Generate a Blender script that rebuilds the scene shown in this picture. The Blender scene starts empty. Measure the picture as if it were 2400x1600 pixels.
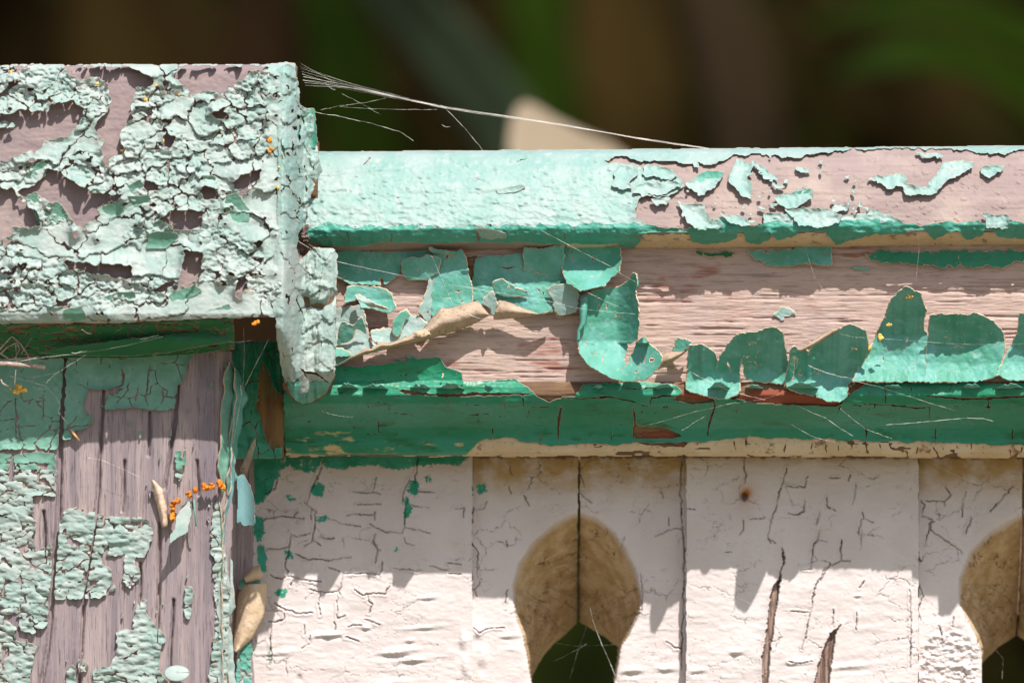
import bpy, math, random
import numpy as np

# ------------------------------------------------------------------ camera, sky, sun, exposure
scene = bpy.context.scene
S = 0.4 / 2400            # one photograph pixel on the rail's plane, in metres
D = 5.0                   # camera to rail
H = 1.15                  # height of the picture centre above the ground
cam_d = bpy.data.cameras.new('camera')
cam = bpy.data.objects.new('camera', cam_d)
scene.collection.objects.link(cam)
cam.location = (0, -D, H)
cam.rotation_euler = (math.radians(90), 0, 0)
cam_d.sensor_width = 36
cam_d.lens = 36 * D / 0.4
cam_d.clip_start = 0.1
cam_d.clip_end = 3000
cam_d.dof.use_dof = True
cam_d.dof.focus_distance = D - 0.008
cam_d.dof.aperture_fstop = cam_d.lens / 42
scene.camera = cam

SUN_TRAVEL = np.array([-0.26, 0.66, -1.0]); SUN_TRAVEL /= np.linalg.norm(SUN_TRAVEL)
world = bpy.data.worlds.new('World'); scene.world = world; world.use_nodes = True
wn = world.node_tree.nodes; wl = world.node_tree.links
sky = wn.new('ShaderNodeTexSky'); sky.sky_type = 'NISHITA'; sky.sun_disc = False
elev = math.asin(-SUN_TRAVEL[2])
az = math.atan2(-SUN_TRAVEL[0], -SUN_TRAVEL[1])       # compass angle of the sun from +Y towards +X
sky.dust_density = 2.0; sky.ozone_density = 1.0
sky.sun_elevation = elev; sky.sun_rotation = az
wl.new(sky.outputs[0], wn['Background'].inputs[0])
wn['Background'].inputs[1].default_value = 0.108
sun_d = bpy.data.lights.new('sun', 'SUN'); sun_d.energy = 5.0; sun_d.angle = math.radians(0.5)
sun_d.color = (1.0, 0.945, 0.905)
sun = bpy.data.objects.new('sun', sun_d); scene.collection.objects.link(sun)
from mathutils import Vector
sun.rotation_euler = Vector(SUN_TRAVEL).to_track_quat('-Z', 'Y').to_euler()
scene.view_settings.view_transform = 'Standard'
scene.view_settings.look = 'None'
scene.view_settings.gamma = 1.0
scene.view_settings.use_curve_mapping = False
scene.view_settings.exposure = 0.36
scene.cycles.use_denoising = True
scene.cycles.max_bounces = 6

# ------------------------------------------------------------------ numeric helpers
def T(ox, oy, f):
    return lambda pts: [(ox + x / f, oy + y / f) for x, y in pts]
T1 = T(0, 100, 2.904); T2 = T(0, 540, 2.904); T3 = T(0, 1060, 2.904); T4 = T(640, 300, 2.904)
T5 = T(1300, 300, 2.119); T6 = T(600, 760, 2.904); T7 = T(540, 1060, 2.904); T8 = T(1300, 960, 2.138)
TB = T(760, 560, 4.9); TU = T(1320, 600, 4.479); TR = T(1700, 640, 3.36); TP = T(0, 740, 3.675)
TC = T(520, 540, 3.41); TW = T(600, 100, 2.613)

def hsh(ix, iy, seed):
    n = (ix.astype(np.int64) * 374761393 + iy.astype(np.int64) * 668265263 + seed * 2147483647) & 0xFFFFFFFF
    n = ((n ^ (n >> 13)) * 1274126177) & 0xFFFFFFFF
    n = ((n ^ (n >> 16)) * 2246822519) & 0xFFFFFFFF
    return ((n ^ (n >> 15)) & 0xFFFFFF) / float(0xFFFFFF)

def vn(x, y, seed=0):
    ix = np.floor(x); iy = np.floor(y); fx = x - ix; fy = y - iy
    ix = ix.astype(np.int64); iy = iy.astype(np.int64)
    fx = fx * fx * fx * (fx * (fx * 6 - 15) + 10); fy = fy * fy * fy * (fy * (fy * 6 - 15) + 10)
    a = hsh(ix, iy, seed); b = hsh(ix + 1, iy, seed); c = hsh(ix, iy + 1, seed); d = hsh(ix + 1, iy + 1, seed)
    return (a * (1 - fx) + b * fx) * (1 - fy) + (c * (1 - fx) + d * fx) * fy

def fbm(x, y, seed=0, octv=4, gain=0.5):
    s = 0; a = 1; t = 0
    for o in range(octv):
        s = s + a * (vn(x * 2 ** o + 17.3 * o, y * 2 ** o - 9.1 * o, seed + o * 7) * 2 - 1); t += a; a *= gain
    return s / t                                   # about -1..1

def voro(x, y, seed=0, jit=0.95):
    ix = np.floor(x).astype(np.int64); iy = np.floor(y).astype(np.int64)
    f1 = np.full(x.shape, 9.0); f2 = np.full(x.shape, 9.0); idd = np.zeros(x.shape, np.int64); cxx = np.zeros(x.shape); cyy = np.zeros(x.shape)
    for dx in (-1, 0, 1):
        for dy in (-1, 0, 1):
            jx = ix + dx; jy = iy + dy
            px = jx + 0.5 + jit * (hsh(jx, jy, seed) - 0.5); py = jy + 0.5 + jit * (hsh(jx, jy, seed + 91) - 0.5)
            d = np.hypot(x - px, y - py)
            cid = (jx + 5000) * 20000 + (jy + 5000)
            nearer = d < f1
            f2 = np.where(nearer, f1, np.minimum(f2, d))
            idd = np.where(nearer, cid, idd); cxx = np.where(nearer, px, cxx); cyy = np.where(nearer, py, cyy); f1 = np.where(nearer, d, f1)
    voro.c = (cxx, cyy)
    return f1, f2, idd

def inpoly(poly, X, Y):
    r = np.zeros(X.shape, bool); n = len(poly)
    xs = [p[0] for p in poly]; ys = [p[1] for p in poly]
    sel = (X >= min(xs)) & (X <= max(xs)) & (Y >= min(ys)) & (Y <= max(ys))
    if not sel.any(): return r
    x = X[sel]; y = Y[sel]; q = np.zeros(x.shape, bool)
    for i in range(n):
        x0, y0 = poly[i]; x1, y1 = poly[(i + 1) % n]
        if y0 == y1: continue
        c = ((y0 > y) != (y1 > y)) & (x < (x1 - x0) * (y - y0) / (y1 - y0) + x0)
        q ^= c
    r[sel] = q
    return r

def inpolys(polys, X, Y, amp=4, sc=12, seed=3):
    XX = X + amp * fbm(X / sc, Y / sc, seed); YY = Y + amp * fbm(X / sc, Y / sc, seed + 40)
    r = np.zeros(X.shape, bool)
    for p in polys: r |= inpoly(p, XX, YY)
    return r

def seg_dist(lines, X, Y, amp=2.5, sc=9, seed=5):
    """distance to polylines, each (points, half width); returns distance minus half width"""
    XX = X + amp * fbm(X / sc, Y / sc, seed); YY = Y + amp * fbm(X / sc, Y / sc, seed + 40)
    best = np.full(X.shape, 999.0)
    for pts, w in lines:
        n = len(pts) - 1
        for i in range(n):
            (x0, y0), (x1, y1) = pts[i], pts[i + 1]
            sel = (XX > min(x0, x1) - 25) & (XX < max(x0, x1) + 25) & (YY > min(y0, y1) - 25) & (YY < max(y0, y1) + 25)
            if not sel.any(): continue
            a = XX[sel]; b = YY[sel]; dx = x1 - x0; dy = y1 - y0; L = dx * dx + dy * dy + 1e-9
            t = np.clip(((a - x0) * dx + (b - y0) * dy) / L, 0, 1)
            tt = (i + t) / n
            ww = w * (0.45 + 0.55 * np.sin(np.pi * np.clip(tt, 0.02, 0.98)))
            d = np.hypot(a - x0 - t * dx, b - y0 - t * dy) - ww
            best[sel] = np.minimum(best[sel], d)
    return best

def chamfer(mask, st, maxd):
    """distance in pixels from every cell to the True cells of mask, up to maxd"""
    d = np.where(mask, 0.0, 1e6)
    for _ in range(int(maxd / st) + 1):
        m = d.copy()
        m[1:] = np.minimum(m[1:], d[:-1] + st); m[:-1] = np.minimum(m[:-1], d[1:] + st)
        m[:, 1:] = np.minimum(m[:, 1:], d[:, :-1] + st); m[:, :-1] = np.minimum(m[:, :-1], d[:, 1:] + st)
        r = st * 1.414
        m[1:, 1:] = np.minimum(m[1:, 1:], d[:-1, :-1] + r); m[:-1, :-1] = np.minimum(m[:-1, :-1], d[1:, 1:] + r)
        m[1:, :-1] = np.minimum(m[1:, :-1], d[:-1, 1:] + r); m[:-1, 1:] = np.minimum(m[:-1, 1:], d[1:, :-1] + r)
        d = m
    return np.minimum(d, maxd)

def components(mask):
    lab = np.zeros(mask.shape, np.int64); ny, nx = mask.shape; cur = 0
    m = mask.tolist(); L = [[0] * nx for _ in range(ny)]
    for i in range(ny):
        for j in range(nx):
            if m[i][j] and not L[i][j]:
                cur += 1; st = [(i, j)]; L[i][j] = cur
                while st:
                    a, b = st.pop()
                    for c, d in ((a + 1, b), (a - 1, b), (a, b + 1), (a, b - 1)):
                        if 0 <= c < ny and 0 <= d < nx and m[c][d] and not L[c][d]:
                            L[c][d] = cur; st.append((c, d))
    return np.array(L)

def grid(u0, u1, v0, v1, st):
    return np.meshgrid(np.arange(u0, u1 + st, st), np.arange(v0, v1 + st, st))

def qc(A):
    return (A[:-1, :-1] + A[1:, :-1] + A[:-1, 1:] + A[1:, 1:]) / 4

def smooth01(x, a, b):
    t = np.clip((x - a) / (b - a), 0, 1); return t * t * (3 - 2 * t)

def kf(p): return (D - p * S) / D

# ------------------------------------------------------------------ scene helpers
COL = scene.collection
def empty(name, loc, label, cat, group=None):
    o = bpy.data.objects.new(name, None); COL.objects.link(o); o.location = loc
    o.empty_display_size = 0.02
    o['label'] = label; o['category'] = cat
    if group: o['group'] = group
    return o

ROOT = {}
def world_loc(o):
    v = np.zeros(3)
    while o is not None:
        v += np.array(o.location); o = o.parent
    return v

def raw_mesh(name, co, quads, mats, parent=None, mi=None, smooth=True, attrs=None, tris=None):
    """co: world coordinates (n,3)"""
    co = np.asarray(co, float)
    base = world_loc(parent) if parent is not None else np.zeros(3)
    me = bpy.data.meshes.new(name)
    n = len(co); quads = np.asarray(quads, np.int64).reshape(-1, 4)
    m = len(quads)
    me.vertices.add(n); me.vertices.foreach_set('co', (co - base).astype(np.float32).ravel())
    me.loops.add(4 * m); me.loops.foreach_set('vertex_index', quads.astype(np.int32).ravel())
    me.polygons.add(m); me.polygons.foreach_set('loop_start', (np.arange(m) * 4).astype(np.int32))
    for mt in mats: me.materials.append(mt)
    if mi is not None: me.polygons.foreach_set('material_index', np.asarray(mi, np.int32))
    me.update(calc_edges=True)
    me.polygons.foreach_set('use_smooth', np.full(m, bool(smooth)) if np.isscalar(smooth) else np.asarray(smooth, bool))
    if attrs:
        for k, a in attrs.items():
            at = me.attributes.new(k, 'FLOAT', 'POINT'); at.data.foreach_set('value', np.asarray(a, np.float32).ravel())
    me.validate()
    o = bpy.data.objects.new(name, me); COL.objects.link(o)
    if parent is not None: o.parent = parent
    return o

def to_world(u, v, p, k=1.0):
    return np.stack([(u - 1200) * S * k, -p * S, H + (800 - v) * S * k], -1)

def sheet_data(U, V, P, qi, qj, thick, smooth_it, nx, back=True, flare=0.0):
    a = qi * nx + qj; b = a + 1; d = a + nx; c = d + 1
    Q = np.stack([a, d, c, b], 1)
    ids, inv = np.unique(Q.ravel(), return_inverse=True)
    Q = inv.reshape(-1, 4); n = len(ids)
    u = U.ravel()[ids].copy(); v = V.ravel()[ids].copy(); p = P.ravel()[ids].copy()
    E = np.concatenate([np.stack([Q[:, i], Q[:, (i + 1) % 4]], 1) for i in range(4)])
    key = E[:, 0] * n + E[:, 1]; rev = E[:, 1] * n + E[:, 0]
    B = E[~np.isin(key, rev)]
    for _ in range(smooth_it):
        su = np.zeros(n); sv = np.zeros(n); sp = np.zeros(n); ct = np.zeros(n)
        for x, y in ((0, 1), (1, 0)):
            np.add.at(su, B[:, x], u[B[:, y]]); np.add.at(sv, B[:, x], v[B[:, y]])
            np.add.at(sp, B[:, x], p[B[:, y]]); np.add.at(ct, B[:, x], 1)
        w = ct > 0
        u[w] = 0.5 * u[w] + 0.5 * su[w] / ct[w]; v[w] = 0.5 * v[w] + 0.5 * sv[w] / ct[w]
        p[w] = 0.5 * p[w] + 0.5 * sp[w] / ct[w]
    th = thick.ravel()[ids] if isinstance(thick, np.ndarray) else thick
    # front verts 0..n, back verts n..2n, rim verts (front copy, back copy)
    bu, binv = np.unique(B.ravel(), return_inverse=True); Bl = binv.reshape(-1, 2); nb = len(bu)
    ou = np.zeros(len(bu)); ov = np.zeros(len(bu))
    if flare:
        mu = np.zeros(n); mv = np.zeros(n); mc = np.zeros(n); qu_ = u[Q].mean(1); qv_ = v[Q].mean(1)
        for i in range(4):
            np.add.at(mu, Q[:, i], qu_); np.add.at(mv, Q[:, i], qv_); np.add.at(mc, Q[:, i], 1)
        ou = u[bu] - mu[bu] / mc[bu]; ov = v[bu] - mv[bu] / mc[bu]; ln = np.hypot(ou, ov) + 1e-6
        jf = flare * (0.3 + 1.2 * vn(u[bu] / 14, v[bu] / 14, 77)); ou = ou / ln * jf; ov = ov / ln * jf
    uu = np.concatenate([u, u, u[bu], u[bu] + ou]); vv = np.concatenate([v, v, v[bu], v[bu] + ov])
    pb = p - th
    pp = np.concatenate([p, pb, p[bu], pb[bu]])
    rim = np.stack([2 * n + Bl[:, 0], 2 * n + nb + Bl[:, 0], 2 * n + nb + Bl[:, 1], 2 * n + Bl[:, 1]], 1)
    F = np.concatenate([Q, Q[:, ::-1] + n, rim] if back else [Q, rim])
    mi = np.concatenate([np.zeros(len(Q)), np.ones(len(Q)), np.full(len(rim), 2)] if back else [np.zeros(len(Q)), np.full(len(rim), 2)])
    src = np.concatenate([ids, ids, ids[bu], ids[bu]])
    return uu, vv, pp, F, mi, src

def sheets(name, U, V, L, P, thick, mats, parent, k=1.0, attrs=None, limit=300, min_cells=3, smooth_it=2, stuff='paint_chips', back=True, flare=0.7):
    """cut the grid into one object for every label; the smallest ones past the limit are joined"""
    nx = U.shape[1]
    flat = L.ravel(); order = np.argsort(flat, kind='stable'); fs = flat[order]
    labs, start, cnt = np.unique(fs, return_index=True, return_counts=True)
    items = [(c, l, s) for l, s, c in zip(labs, start, cnt) if l > 0 and c >= min_cells]
    items.sort(key=lambda t: -t[0])
    out = []; rest = []
    m3 = list(mats) if len(mats) == 3 else [mats[0], mats[1], mats[1]]
    for r, (c, l, s) in enumerate(items):
        idx = order[s:s + c]; qi = idx // (nx - 1); qj = idx % (nx - 1)
        dat = sheet_data(U, V, P, qi, qj, thick, smooth_it, nx, back, flare)
        if r < limit:
            uu, vv, pp, F, mi, src = dat
            at = {kk: a.ravel()[src] for kk, a in attrs.items()} if attrs else None
            o = raw_mesh(name, to_world(uu, vv, pp, k), F, m3, parent, mi, True, at)
            out.append(o)
        else: rest.append(dat)
    if rest:
        off = 0; C = []; FF = []; MI = []; SR = []
        for uu, vv, pp, F, mi, src in rest:
            C.append(to_world(uu, vv, pp, k)); FF.append(F + off); MI.append(mi); SR.append(src); off += len(uu)
        SR = np.concatenate(SR)
        at = {kk: a.ravel()[SR] for kk, a in attrs.items()} if attrs else None
        o = raw_mesh(stuff, np.concatenate(C), np.concatenate(FF), m3, parent, np.concatenate(MI), True, at)
        o['kind'] = 'stuff'
    return out

def slab(name, U, V, P, mask, thick, mats, parent, k=1.0, attrs=None, smooth_it=2):
    """a solid piece of timber: relief on the front, flat sides"""
    L = mask.astype(np.int64)
    return sheets(name, U, V, L, P, thick, mats, parent, k, attrs, limit=5, min_cells=1, smooth_it=smooth_it, back=False, flare=0.0)[0]

def pmesh(name, u, v, p, mats, parent, k=1.0, thick=3.0, smooth=True):
    """a sheet given by three (n,m) arrays, with thickness"""
    n, m = u.shape
    top = to_world(u, v, p, k).reshape(-1, 3)
    # normals for the offset
    P3 = to_world(u, v, p, k)
    du = np.gradient(P3, axis=1); dv = np.gradient(P3, axis=0)
    N = np.cross(dv, du); N /= (np.linalg.norm(N, axis=-1, keepdims=True) + 1e-12)
    bot = (P3 - N * thick * S).reshape(-1, 3)
    ii, jj = np.meshgrid(np.arange(n - 1), np.arange(m - 1), indexing='ij')
    a = (ii * m + jj).ravel(); Q = np.stack([a, a + m, a + m + 1, a + 1], 1); nm = n * m
    F = [Q, Q[:, ::-1] + nm]; MI = [np.zeros(len(Q)), np.ones(len(Q))]
    rim = list(range(0, m)) + [i * m + m - 1 for i in range(1, n)] + [(n - 1) * m + j for j in range(m - 2, -1, -1)] + [i * m for i in range(n - 2, 0, -1)]
    rim = np.array(rim); r2 = np.roll(rim, -1)
    F.append(np.stack([rim, r2, r2 + nm, rim + nm], 1)); MI.append(np.full(len(rim), len(mats) - 1))
    sm = np.concatenate([np.full(2 * len(Q), smooth), np.zeros(len(rim), bool)])
    return raw_mesh(name, np.concatenate([top, bot]), np.concatenate(F), mats, parent, np.concatenate(MI), sm)

def resample(pts, n):
    pts = np.array(pts, float); d = np.r_[0, np.cumsum(np.hypot(*np.diff(pts, axis=0).T[:2]))]
    t = np.linspace(0, d[-1], n)
    return np.stack([np.interp(t, d, pts[:, i]) for i in range(pts.shape[1])], 1)

def tube(name, pts, r, mat, parent, sides=5, k=1.0, taper=True):
    """pts: list of (u,v,p); r in pixels"""
    pts = np.array(pts, float); W = to_world(pts[:, 0], pts[:, 1], pts[:, 2], k)
    n = len(W); tan = np.gradient(W, axis=0); tan /= np.linalg.norm(tan, axis=1, keepdims=True) + 1e-12
    ref = np.array([0.13, -0.97, 0.2]); a = np.cross(tan, ref); a /= np.linalg.norm(a, axis=1, keepdims=True) + 1e-12
    b = np.cross(tan, a)
    rr = np.full(n, r * S) if np.isscalar(r) else np.asarray(r) * S
    ang = np.arange(sides) * 2 * np.pi / sides
    ring = W[:, None] + rr[:, None, None] * (np.cos(ang)[None, :, None] * a[:, None] + np.sin(ang)[None, :, None] * b[:, None])
    Q = []
    for i in range(n - 1):
        for j in range(sides):
            j2 = (j + 1) % sides; Q.append((i * sides + j, i * sides + j2, (i + 1) * sides + j2, (i + 1) * sides + j))
    return raw_mesh(name, ring.reshape(-1, 3), Q, [mat], parent)

def blob(name, u, v, p, ru, rv, rp, mat, parent, k=1.0, lump=0.25, seed=1, n=10, m=14):
    th = np.linspace(0.02, np.pi - 0.02, n); ph = np.linspace(0, 2 * np.pi, m, endpoint=False)
    TH, PH = np.meshgrid(th, ph, indexing='ij')
    x = np.sin(TH) * np.cos(PH); y = np.sin(TH) * np.sin(PH); z = np.cos(TH)
    r = 1 + lump * fbm(x * 2.1 + 3 + seed, y * 2.1 + z * 1.7 + 5, seed)
    co = to_world(u + ru * x * r, v + rv * z * r, p + rp * y * r, k)
    Q = []
    for i in range(n - 1):
        for j in range(m):
            j2 = (j + 1) % m; Q.append((i * m + j, i * m + j2, (i + 1) * m + j2, (i + 1) * m + j))
    return raw_mesh(name, co.reshape(-1, 3), Q, [mat], parent)

def boxm(name, u0, u1, v0, v1, p0, p1, mat, parent, k=1.0):
    c = [(u0, v0, p1), (u1, v0, p1), (u1, v1, p1), (u0, v1, p1), (u0, v0, p0), (u1, v0, p0), (u1, v1, p0), (u0, v1, p0)]
    c = np.array(c, float)
    F = [(0, 3, 2, 1), (4, 5, 6, 7), (0, 1, 5, 4), (1, 2, 6, 5), (2, 3, 7, 6), (3, 0, 4, 7)]
    return raw_mesh(name, to_world(c[:, 0], c[:, 1], c[:, 2], k), F, [mat], parent, smooth=False)

# ------------------------------------------------------------------ materials
class M:
    def __init__(s, name, rough=0.6, spec=0.3):
        s.m = bpy.data.materials.new(name); s.m.use_nodes = True
        s.nt = s.m.node_tree; s.b = s.nt.nodes['Principled BSDF']
        s.b.inputs['Roughness'].default_value = rough
        s.b.inputs['Specular IOR Level'].default_value = spec
        s.tc = s.nt.nodes.new('ShaderNodeTexCoord')
    def noise(s, scale, detail=4, stretch=(1, 1, 1), rough=0.6, dist=0.0, off=(0, 0, 0)):
        mp = s.nt.nodes.new('ShaderNodeMapping'); mp.inputs['Scale'].default_value = stretch
        mp.inputs['Location'].default_value = off
        s.nt.links.new(s.tc.outputs['Object'], mp.inputs['Vector'])
        n = s.nt.nodes.new('ShaderNodeTexNoise'); n.inputs['Scale'].default_value = scale
        n.inputs['Detail'].default_value = detail; n.inputs['Roughness'].default_value = rough
        n.inputs['Distortion'].default_value = dist
        s.nt.links.new(mp.outputs[0], n.inputs['Vector'])
        return n.outputs['Fac']
    def ramp(s, fac, a, b):
        r = s.nt.nodes.new('ShaderNodeMapRange'); r.inputs[1].default_value = a; r.inputs[2].default_value = b
        r.clamp = True; r.interpolation_type = 'SMOOTHSTEP'
        s.nt.links.new(fac, r.inputs[0]); return r.outputs[0]
    def attr(s, name):
        a = s.nt.nodes.new('ShaderNodeAttribute'); a.attribute_name = name; return a.outputs['Fac']
    def math(s, op, a, b):
        n = s.nt.nodes.new('ShaderNodeMath'); n.operation = op
        for i, x in enumerate((a, b)):
            if isinstance(x, (int, float)): n.inputs[i].default_value = x
            else: s.nt.links.new(x, n.inputs[i])
        return n.outputs[0]
    def mix(s, fac, a, b):
        n = s.nt.nodes.new('ShaderNodeMix'); n.data_type = 'RGBA'
        if isinstance(fac, (int, float)): n.inputs[0].default_value = fac
        else: s.nt.links.new(fac, n.inputs[0])
        for i, x in ((6, a), (7, b)):
            if isinstance(x, tuple): n.inputs[i].default_value = (*x, 1)
            else: s.nt.links.new(x, n.inputs[i])
        return n.outputs[2]
    def done(s, col, bump=None, dist=0.0003, strength=0.6):
        if isinstance(col, tuple): s.b.inputs['Base Color'].default_value = (*col, 1)
        else: s.nt.links.new(col, s.b.inputs['Base Color'])
        if bump is not None:
            bn = s.nt.nodes.new('ShaderNodeBump'); bn.inputs['Strength'].default_value = strength
            bn.inputs['Distance'].default_value = dist
            s.nt.links.new(bump, bn.inputs['Height']); s.nt.links.new(bn.outputs[0], s.b.inputs['Normal'])
        return s.m

def paint_mat(name, a, b, c, stain=(0.25, 0.2, 0.12), stain_amt=0.5, rough=0.55, spec=0.3, bump=0.5, bscale=500):
    m = M(name, rough, spec)
    col = m.mix(m.ramp(m.noise(60, 4), 0.35, 0.65), a, b)
    col = m.mix(m.ramp(m.noise(320, 5), 0.5, 0.75), col, c)
    dn = m.math('MULTIPLY', m.ramp(m.noise(900, 3), 0.62, 0.75), stain_amt)
    col = m.mix(dn, col, stain)
    return m.done(col, m.noise(bscale, 6), 0.0004, bump)

mint = paint_mat('mint_paint', (0.29, 0.385, 0.355), (0.21, 0.35, 0.31), (0.36, 0.42, 0.395), stain_amt=0.25)
chalk = paint_mat('chalky_mint_paint', (0.355, 0.41, 0.38), (0.26, 0.36, 0.325), (0.42, 0.455, 0.43), stain_amt=0.3, rough=0.8, spec=0.15, bump=0.6)
teal = paint_mat('teal_paint', (0.13, 0.365, 0.31), (0.075, 0.285, 0.20), (0.18, 0.385, 0.335), stain=(0.20, 0.17, 0.08), stain_amt=0.45, rough=0.5, spec=0.2, bump=0.35)
green = paint_mat('nose_shade_green', (0.055, 0.28, 0.21), (0.075, 0.31, 0.24), (0.04, 0.24, 0.16), stain_amt=0.55, rough=0.45, spec=0.25, bump=0.3)
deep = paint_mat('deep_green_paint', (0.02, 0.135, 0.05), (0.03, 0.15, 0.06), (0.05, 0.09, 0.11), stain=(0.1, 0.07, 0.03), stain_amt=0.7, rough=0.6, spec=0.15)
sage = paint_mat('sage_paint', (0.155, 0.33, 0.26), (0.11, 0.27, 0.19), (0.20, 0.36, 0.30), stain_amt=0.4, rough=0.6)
bluep = paint_mat('blue_grey_paint', (0.15, 0.29, 0.29), (0.12, 0.25, 0.26), (0.18, 0.31, 0.30), stain_amt=0.3)

def back_mat(name, a, b, c):
    m = M(name, 0.85, 0.1)
    col = m.mix(m.ramp(m.noise(160, 5), 0.35, 0.65), a, b)
    col = m.mix(m.ramp(m.noise(700, 4), 0.55, 0.7), col, c)
    return m.done(col, m.noise(900, 5), 0.0004, 0.8)
backm = back_mat('paint_underside', (0.46, 0.35, 0.26), (0.36, 0.28, 0.20), (0.22, 0.13, 0.08))
edgem = back_mat('paint_edge', (0.52, 0.44, 0.34), (0.42, 0.36, 0.27), (0.30, 0.24, 0.16))
creamedge = back_mat('cream_edge', (0.62, 0.50, 0.38), (0.50, 0.38, 0.26), (0.35, 0.22, 0.12))

def wood_mat(name, a, b, c, d, along='x', grain=1.0, red=None, bumpd=0.0006, fine=900, rough=0.85):
    m = M(name, rough, 0.15)
    st = (0.07, 1, 1) if along == 'x' else (1, 1, 0.05)
    st2 = (0.02, 1, 1) if along == 'x' else (1, 1, 0.02)
    g1 = m.noise(fine, 6, st, 0.7); g2 = m.noise(220, 4, st2, 0.6); g3 = m.noise(45, 4)
    col = m.mix(m.ramp(g2, 0.35, 0.65), a, b)
    col = m.mix(m.ramp(g3, 0.45, 0.7), col, d)
    col = m.mix(m.math('MULTIPLY', m.ramp(g1, 0.52, 0.68), grain), col, c)
    if red:
        rr = m.math('MULTIPLY', m.ramp(m.noise(70, 5, (0.35, 1, 1)), 0.56, 0.66), m.ramp(m.noise(500, 4, st), 0.42, 0.6))
        col = m.mix(m.math('MULTIPLY', rr, 0.8), col, red)
    gr = m.math('ADD', m.math('MULTIPLY', g1, 0.7), m.math('MULTIPLY', g2, 0.5))
    return m.done(col, gr, bumpd, 0.9)
w_board = wood_mat('weathered_rail_wood', (0.56, 0.42, 0.36), (0.49, 0.37, 0.31), (0.33, 0.22, 0.17), (0.47, 0.36, 0.32), 'x', 0.85, red=(0.30, 0.10, 0.07), fine=1900, bumpd=0.0009)
w_cap = wood_mat('grey_primer_wood', (0.265, 0.205, 0.20), (0.23, 0.18, 0.18), (0.18, 0.135, 0.13), (0.31, 0.245, 0.225), 'x', 0.35, bumpd=0.0002, fine=500)
w_railtop = wood_mat('pale_rail_wood', (0.30, 0.235, 0.215), (0.265, 0.205, 0.19), (0.19, 0.14, 0.125), (0.37, 0.295, 0.255), 'x', 0.5, bumpd=0.0003, fine=500)
w_post = wood_mat('weathered_post_wood', (0.40, 0.325, 0.315), (0.22, 0.185, 0.205), (0.10, 0.075, 0.08), (0.31, 0.255, 0.265), 'z', 0.9, fine=1700, bumpd=0.0009)
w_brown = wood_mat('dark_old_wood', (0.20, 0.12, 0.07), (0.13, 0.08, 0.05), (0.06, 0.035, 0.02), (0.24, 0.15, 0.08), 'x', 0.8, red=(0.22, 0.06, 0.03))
w_side = wood_mat('mossy_brown_wood', (0.22, 0.13, 0.05), (0.16, 0.09, 0.04), (0.05, 0.03, 0.02), (0.12, 0.17, 0.08), 'z', 0.8)

def white_mat():
    m = M('white_fence_paint', 0.7, 0.25)
    col = m.mix(m.ramp(m.noise(40, 4), 0.35, 0.65), (0.60, 0.535, 0.51), (0.65, 0.59, 0.57))
    col = m.mix(m.math('MULTIPLY', m.ramp(m.noise(1500, 3), 0.62, 0.72), 0.35), col, (0.45, 0.38, 0.30))
    nb = m.math('ADD', m.math('MULTIPLY', m.noise(300, 5, (1, 1, 0.5)), 0.5), m.math('MULTIPLY', m.noise(1100, 5), 0.5))
    def soft(att, lo=0.42, hi=0.62):
        return m.ramp(m.math('ADD', m.attr(att), m.math('MULTIPLY', m.math('SUBTRACT', nb, 0.5), 2.6)), lo, hi)
    oc = m.attr('ochre')
    col = m.mix(m.math('MULTIPLY', m.math('MULTIPLY', oc, m.ramp(m.noise(120, 5), 0.2, 0.6)), 0.95), col, (0.42, 0.27, 0.10))
    col = m.mix(m.attr('tan'), col, m.mix(m.ramp(m.noise(150, 5), 0.35, 0.65), (0.44, 0.29, 0.14), (0.60, 0.45, 0.28)))
    col = m.mix(m.math('MULTIPLY', m.attr('rust'), m.ramp(nb, 0.1, 0.5)), col, (0.40, 0.16, 0.03))
    col = m.mix(soft('green'), col, m.mix(m.ramp(m.noise(90, 3), 0.4, 0.6), (0.025, 0.26, 0.16), (0.05, 0.34, 0.24)))
    col = m.mix(m.attr('wood'), col, m.mix(m.ramp(m.noise(600, 5, (1, 1, 0.08)), 0.4, 0.65), (0.34, 0.25, 0.21), (0.12, 0.07, 0.05)))
    col = m.mix(m.attr('dirt'), col, (0.07, 0.045, 0.025))
    h = m.math('ADD', m.math('MULTIPLY', m.noise(700, 6), 0.5), m.math('MULTIPLY', m.noise(200, 4, (0.5, 1, 1)), 0.8))
    return m.done(col, h, 0.00025, 0.4)
white = white_mat()

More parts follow.
